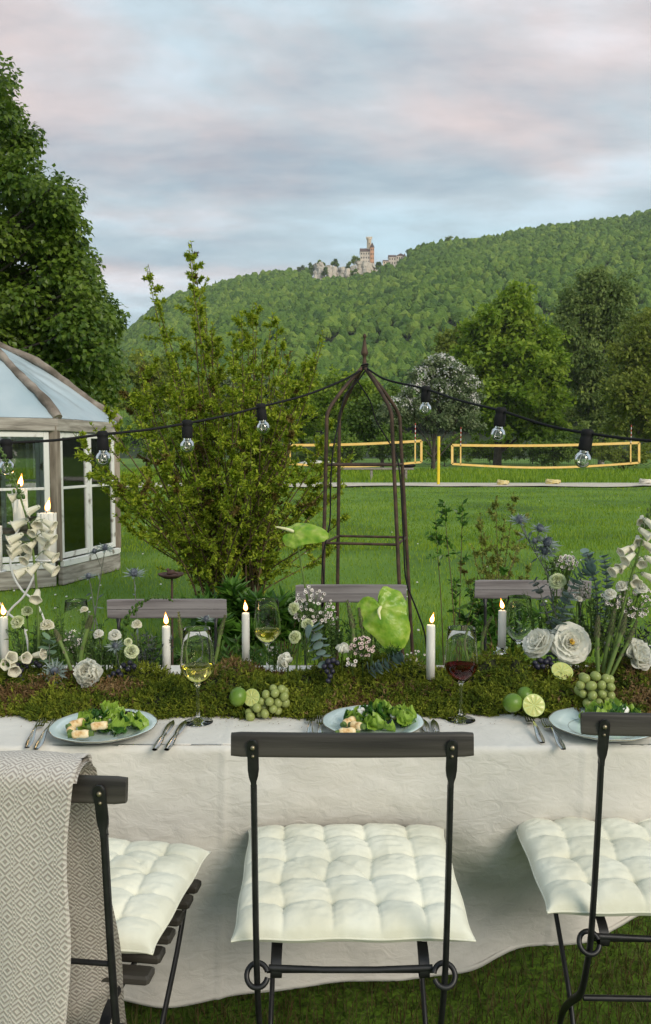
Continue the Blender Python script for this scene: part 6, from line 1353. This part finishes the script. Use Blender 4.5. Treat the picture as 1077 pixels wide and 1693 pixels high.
thistle([(330, 1110), (338, 1070), (341, 1035)], 2.54, [(341, 1024, .9, (.1, -.1, .95))], 'greenish sea holly behind the near wine glass', 8)
thistle([(935, 1090), (915, 1000), (905, 950), (880, 905), (862, 870)], 2.40, [(859, 860, 1.15, (-.1, -.3, .9)), (893, 874, 1.1, (.1, -.3, .9)), (905, 897, 1.35, (.3, -.4, .8)), (901, 912, 1.15, (0, -.6, .7)), (885, 895, .8, (-.5, -.2, .8))], 'tall branching sea holly stem leaning left on the right side', 40)
# waxflower
m_waxf = mat('waxflower', (.70, .64, .58), .5, (.78, .74, .70), 80, transl=.2); m_waxp = mat('waxflower_pink', (.66, .50, .46), .5, (.74, .60, .55), 80, transl=.2); m_waxc = mat('waxflower_centre', (.07, .02, .02), .5)
def waxflower(px, py, rx, ry, Y, n, label, mm, base, green=True, sz=.0055):
    b = U(*base, Y+.03); t = thing('waxflower', label, 'flower spray', b, 'waxflower sprays'); mb = MB(); st = MB(); lf = MB(); c = U(px, py, Y)
    fork_ = b.lerp(c, .45)
    st.tube([b, fork_], .0018, 5)
    for k in range(n):
        a = rng.random()*6.283; q = math.sqrt(rng.random()); p = U(px + rx*q*math.cos(a), py + ry*q*math.sin(a), Y + rng.uniform(-.030, .035)*(1-q*.5)); d = nrm(np.array([math.cos(a)*.5*q, -.9, -.3*math.sin(a)*q+.35]) + rng.normal(size=3)*.35); M = frame(p, d, rng.random()*6, sz*rng.uniform(.75, 1.15))
        G = []
        for f in range(5): g = petal(.42, .72, .2, 1.1, .75, .30, 0, 0, 4); mb.grid(xf(g, M @ Matrix.Rotation(f*1.2566, 4, 'Z')), 0)
        mb.lathe([(.02, .10), (.26, .12), (.38, 0), (.2, -.45), (.05, -.7)], 8, M, 1); s0 = fork_.lerp(c, rng.uniform(.2, .8)); st.tube([s0, s0.lerp(p, .6)+Vector((0, .004, 0)), p - Vector(d)*.004], .0006, 4, cap=False)
        if green: q_ = np.array([s0.lerp(p, .7)[:]]*2); lf.leaves(q_, nrm(rng.normal(size=(2, 3))+np.array([0, 0, .4])), nrm(rng.normal(size=(2, 3))), .012, .0018, .1)
    part('blossoms', mb, [mm, m_waxc], t, kind='stuff'); part('stem', st, m_sepal, t); 
    if green: part('needles', lf, m_fern, t, smooth=False)
waxflower(515, 1002, 36, 34, 2.38, 95, 'large white waxflower spray in front of the middle back chair', m_waxf, (525, 1090)); waxflower(540, 1022, 22, 14, 2.40, 28, 'loose right tip of the large waxflower spray', m_waxf, (530, 1090)); waxflower(600, 1069, 22, 16, 2.27, 44, 'pinkish waxflower tuft below the three asparagus tips', m_waxp, (600, 1120)); waxflower(580, 1096, 10, 7, 2.25, 12, 'few waxflowers by the small white bud', m_waxf, (585, 1120)); waxflower(625, 1025, 20, 24, 2.50, 26, 'white waxflowers seen behind the lower anthurium', m_waxf, (620, 1095))
waxflower(936, 930, 19, 12, 2.42, 46, 'dense white waxflower head above the pale green carnation', m_waxf, (930, 1080)); waxflower(1010, 993, 22, 14, 2.33, 30, 'white waxflowers above the right asparagus', m_waxf, (1010, 1080)); waxflower(1052, 995, 32, 26, 2.35, 75, 'wide white waxflower spray below the right foxglove', m_waxf, (1030, 1080)); waxflower(960, 972, 14, 24, 2.42, 20, 'sparse waxflowers beside the eucalyptus arch', m_waxf, (955, 1080)); waxflower(690, 1092, 24, 16, 2.42, 30, 'tiny white waxflowers lying on the cloth left of the third candle', m_waxf, (670, 1110), sz=.004); waxflower(120, 1060, 18, 18, 2.42, 26, 'tiny white waxflowers behind the left asparagus', m_waxf, (125, 1100), sz=.004); waxflower(455, 1075, 14, 10, 2.5, 16, 'tiny white waxflowers beneath the rear wine glass', m_waxf, (455, 1100), sz=.004)
# eucalyptus
m_euc = leafmat('eucalyptus_leaf', (.09, .145, .125), (.16, .23, .205), (.26, .34, .31), 30, .08, .55); m_eucd = leafmat('dark_eucalyptus_leaf', (.03, .04, .035), (.06, .075, .065), (.09, .11, .10), 30, .05, .55); m_eucl = leafmat('light_eucalyptus_leaf', (.10, .18, .10), (.17, .27, .16), (.24, .34, .2), 30, .1, .5)
def disc(n=9):
    V = [(0, 0, 0)]; th = np.linspace(0, 6.283, n, endpoint=False)
    V += [(.5*math.cos(a)+.48, .5*math.sin(a), .06*abs(math.sin(a))+.05*math.cos(a)) for a in th]; V[0] = (.48, 0, -.03); return np.array(V), np.array([[0, 1+i, 1+(i+1) % n] for i in range(n)])
DV, DF = disc()
def eucalyptus(path, Y, n, r0, r1, label, mm, group='eucalyptus twigs', flat=0.0, dY=0):
    P = spline([U(a, b, Y+dY*i) for i, (a, b) in enumerate(path)], 60); t = thing('eucalyptus', label, 'eucalyptus', P[0], group); part('stem', MB().tube(P, np.linspace(.0022, .001, 60), 6), m_erys, t)
    me = MB().add(DV, DF, 0, .5).mesh('eucalyptus_leaf', mm)
    for k in range(n):
        f = (k+.5)/n; j = min(58, int(f*59)); T = (P[j+1]-P[j]).normalized(); r = r0+(r1-r0)*f
        for s in (0, 1):
            M = frame(P[j], T, k*1.571+s*math.pi + rng.uniform(-.2, .2), 2.4*r*rng.uniform(.85, 1.1)) @ Matrix.Rotation(-.25+rng.uniform(-.25, .25)-flat, 4, 'Y'); piece('leaf', me, t, M)
eucalyptus([(930, 1090), (915, 1062), (925, 1030), (935, 1000), (950, 965), (968, 942), (978, 938)], 2.34, 34, .0155, .012, 'thick blue green eucalyptus twig arching up to the right', m_euc)
eucalyptus([(985, 1050), (988, 1010), (985, 970), (975, 930), (970, 912)], 2.40, 20, .0085, .010, 'slender eucalyptus twig standing behind the arch', m_euc); eucalyptus([(1000, 1030), (1004, 990), (1003, 950), (998, 918)], 2.42, 20, .011, .009, 'upright dense eucalyptus twig left of the right foxglove', m_euc)
eucalyptus([(945, 1085), (915, 1040), (900, 1000), (892, 975), (882, 958)], 2.36, 11, .011, .008, 'dark brown green eucalyptus twig in front of the right back chair', m_eucd)
eucalyptus([(505, 1038), (518, 1044), (525, 1058), (530, 1075), (535, 1098)], 2.28, 10, .0155, .0125, 'drooping blue green eucalyptus twig in the centre', m_euc); eucalyptus([(610, 1112), (625, 1103), (645, 1095), (656, 1088), (664, 1085)], 2.24, 16, .012, .010, 'eucalyptus twig lying towards the right on the centre moss', m_euc); eucalyptus([(82, 1098), (82, 1080), (82, 1065), (84, 1054)], 2.30, 5, .011, .014, 'light green eucalyptus sprig under the cream carnation at the left', m_eucl)
eucalyptus([(1000, 1100), (1030, 1085), (1045, 1060), (1070, 1040)], 2.40, 12, .012, .009, 'dark eucalyptus twig behind the right edge bloom', m_eucd)
# dark leaf fill at the arrangement feet
for (px, py, w_, h_, n, lab, mm, Y) in [(165, 1075, 75, 32, 900, 'dark fine greenery between the left flowers', m_sepal, 2.40), (60, 1060, 55, 36, 500, 'dark fine greenery between the far left flowers', m_sepal, 2.40), (530, 1055, 38, 36, 500, 'fine greenery beneath the large waxflower spray', m_sepal, 2.40), (600, 1050, 50, 34, 420, 'light fluffy greenery behind the centre asparagus', m_fern, 2.47), (960, 1030, 70, 50, 800, 'fine greenery between the right flowers', m_sepal, 2.44), (1035, 1060, 50, 45, 800, 'grey leafy greenery behind the right asparagus', m_eucd, 2.42), (648, 1078, 16, 10, 160, 'small bright green herb sprig right of the pink waxflower', m_fern, 2.27), (910, 930, 18, 28, 110, 'dark leaves along the tall sea holly stem', m_sepal, 2.42), (245, 1075, 40, 30, 420, 'grey green fine greenery right of the left flowers', m_eucd, 2.44), (450, 1080, 36, 22, 300, 'low green sprigs under the rear wine glass', m_fern, 2.46), (905, 1010, 40, 50, 420, 'bushy green sprigs behind the large open bloom', m_fern, 2.44), (985, 1010, 50, 44, 420, 'green sprigs woven through the right eucalyptus', m_sepal, 2.40), (115, 1040, 60, 44, 420, 'green sprigs standing behind the left asparagus', m_fern, 2.46), (545, 1040, 30, 40, 260, 'bright green sprigs left of the centre asparagus', m_fern, 2.42)]:
    c = U(px, py+h_, Y); t = thing('greenery', lab, 'foliage', c, 'fine greenery filling the arrangement'); lf = MB(); st = MB()
    for k in range(max(6, n//22)):
        a = rng.uniform(-1, 1); tip = U(px + w_*a, py - h_*rng.uniform(-.3, 1)*(1-.3*a*a), Y + rng.uniform(-.05, .05)); b = c + Vector((w_*a*.5/F*Y, 0, -.01)); Pn = np.array([p[:] for p in spline([b, b.lerp(tip, .5)+Vector((0, 0, .008)), tip], 8)]); st.tube(Pn, np.linspace(.0014, .0006, 8), 4, cap=False)
        m_ = 22; u = rng.uniform(.15, 1, m_)*7; i = np.minimum(u.astype(int), 6); f = (u-i)[:, None]; lf.leaves(Pn[i]*(1-f)+Pn[i+1]*f, nrm(nrm(rng.normal(size=(m_, 3)))+np.array([0, 0, .5])), nrm(rng.normal(size=(m_, 3))+np.array([0, 0, 1])), rng.uniform(.010, .022, m_), rng.uniform(.003, .006, m_))
    part('stem', st, m_sepal, t); part('leaves', lf, mm, t, smooth=False)
# asparagus
m_asp = mat('asparagus', (.09, .15, .03), .5, (.16, .23, .06), 20); m_aspt = mat('asparagus_tip', (.10, .12, .05), .6, (.17, .16, .09), 60)
def asparagus(path, Y, r, label, tip=.35, down=False):
    r *= .86
    P = spline([U(a, b, Y) for a, b in path], 24); t = thing('asparagus', label, 'asparagus', P[0], 'asparagus spears'); n = 24; k = int(n*(1-tip))
    R_ = np.array([r if i < k else r*(1.12 - 1.0*((i-k)/(n-k))**1.6) for i in range(n)]); part('stalk', MB().tube(P, np.maximum(R_, .0012), 10), m_asp, t); sc = MB()
    for i in range(60):
        f = i/60; j = min(23, int(k + (n-k)*f)); a = i*2.4; T = (P[min(j+1, 23)]-P[j-1]).normalized(); M = frame(P[j], T, a); d = M.to_3x3() @ Vector((.35, 0, 1)); s0 = M @ Vector((R_[j]*.9, 0, 0)); sc.leaves([s0], [d], [M.to_3x3() @ Vector((1, 0, 0))], r*2.6*(1-.4*f), r*1.2, .1)
    for i in range(5): j = 3+i*3; M = frame(P[min(j, 22)], (P[min(j+1, 23)]-P[min(j, 22)]), i*2.4); sc.leaves([M @ Vector((r*.98, 0, 0))], [M.to_3x3() @ Vector((.08, 0, 1))], [M.to_3x3() @ Vector((1, 0, 0))], r*2.6, r*1.5, .1)
    part('scales', sc, m_aspt, t, smooth=False)
for path, Y, r, lab, tp in [([(577, 1085), (584, 1058), (582, 1030), (575, 996)], 2.33, .0062, 'tallest of the three asparagus spears in the centre', .45), ([(600, 1090), (601, 1060), (599, 1035), (594, 1008)], 2.33, .0056, 'middle of the three asparagus spears in the centre', .4), ([(611, 1090), (614, 1060), (615, 1035), (617, 1009)], 2.33, .0058, 'asparagus spear nearest the lower anthurium leaf', .4), ([(132, 1110), (135, 1080), (142, 1050), (150, 1022)], 2.30, .0072, 'thick asparagus stalk leaning right at the left side', .25), ([(118, 1108), (110, 1085), (100, 1062), (93, 1045)], 2.30, .0062, 'asparagus stalk leaning left beside the cream carnation', .3), ([(310, 1110), (304, 1080), (300, 1050), (296, 1015)], 2.45, .0058, 'asparagus spear behind the near wine glass at its left', .4), ([(352, 1110), (360, 1075), (365, 1045), (372, 1020)], 2.45, .0058, 'asparagus spear right of the near wine glass', .4), ([(989, 1110), (988, 1080), (988, 1050), (989, 1022)], 2.28, .0068, 'leftmost thick asparagus stalk of the right bundle', .4), ([(997, 1112), (1003, 1075), (1010, 1045), (1016, 1010)], 2.30, .0066, 'second asparagus stalk of the right bundle', .4), ([(1004, 1115), (1018, 1075), (1028, 1045), (1034, 1018)], 2.28, .0068, 'third asparagus stalk of the right bundle leaning right', .4), ([(1010, 1118), (1024, 1090), (1038, 1062), (1052, 1030)], 2.29, .0058, 'rightmost asparagus stalk of the right bundle', .35), ([(800, 1100), (797, 1070), (801, 1045), (812, 1022)], 2.5, .0055, 'asparagus spear left of the right candle', .45), ([(780, 1110), (772, 1080), (766, 1060), (762, 1042)], 2.46, .0052, 'asparagus spear seen through the red wine glass', .5)]:
    asparagus(path, Y, r, lab, tp)
# anthuriums
def anthmat():
    m = mat('anthurium_leaf', (.16, .34, .02), .30, (.28, .46, .04), 34, (.44, .56, .11), transl=.35, spec=.5, coat=.08, bump=.6, bsc=48, bdist=.006); return m
m_anth = anthmat(); m_spad = mat('spadix', (.62, .60, .30), .5, (.72, .70, .45), 100, bump=.5, bsc=600, bdist=.0006)
def anthurium(att, Y, w, l, M3, stem, label, spad, fold=.35, stemend=0):
    """att: pixel of attachment; M3: leaf frame columns = (side, length, normal) in world"""
    p = U(*att, Y); b = U(*stem[-1], Y+stemend); t = thing('anthurium', label, 'anthurium', b, 'green anthuriums'); nu, nv = 40, 34; G = np.zeros((nu, nv, 3))
    for i in range(nu):
        th = -math.pi + 2*math.pi*i/(nu-1)
        # heart outline measured from the attachment (angle 0 = tip)
        a = abs(th); Rr = l*(.62*math.exp(-(a/.5)**2)*1.0 + .60 - .02*a) if a < 2.5 else l*(.58 - .42*((a-2.5)/.64)**1.5)
        Rr *= (1 + .03*math.sin(th*9))
        for j in range(nv):
            s = j/(nv-1); r = Rr*s; x = r*math.sin(th)*w/l*1.05; y = r*math.cos(th)
            vein = .05*l*s*(1-s)*abs(math.sin(th*6.0))**.5
            z = -fold*l*(abs(x)/l)**1.6 - .25*l*(max(0, y)/l)**2 + vein + .035*l*s*math.sin(th*7+1) + .015*l*math.sin(s*16+2*math.cos(th*3))*s
            G[i, j] = p + M3[0]*x + M3[1]*y + M3[2]*z
    part('spathe', MB().grid(G), m_anth, t); q = [p + M3[0]*a_ + M3[1]*b_ + M3[2]*c_ for a_, b_, c_ in spad]; part('spadix', MB().tube(spline(q, 12), [.0038, .0046, .0048, .0048, .0047, .0045, .0042, .004, .0036, .003, .0024, .0012], 10), m_spad, t)
    part('stem', MB().tube(spline([p] + [U(*s_, Y+stemend*(k+1)/len(stem)) for k, s_ in enumerate(stem)], 24), .0028, 8), m_stem, t)
V3 = lambda *a: Vector(a).normalized()
def fr3(L_, Nn): L_ = Vector(L_).normalized(); Nn = Vector(Nn); Nn = (Nn - L_*Nn.dot(L_)).normalized(); return (L_.cross(Nn), L_, Nn)
anthurium((487, 880), 2.42, .072, .080, fr3((.86, -.40, .10), (-.12, -.78, .60)), [(495, 915), (503, 960), (512, 1010), (520, 1080)], 'green anthurium high on a long stem in front of the shrub', [(0, 0, .004), (-.004, -.022, .014), (-.006, -.050, .026)], .55)
anthurium((630, 1004), 2.32, .122, .104, fr3((.42, -.35, -.80), (-.05, -.93, .30)), [(624, 1025), (618, 1050), (614, 1100)], 'large glossy green anthurium folded before the middle back chair', [(0, 0, .005), (.012, .012, .020), (.018, .035, .030)], .34)
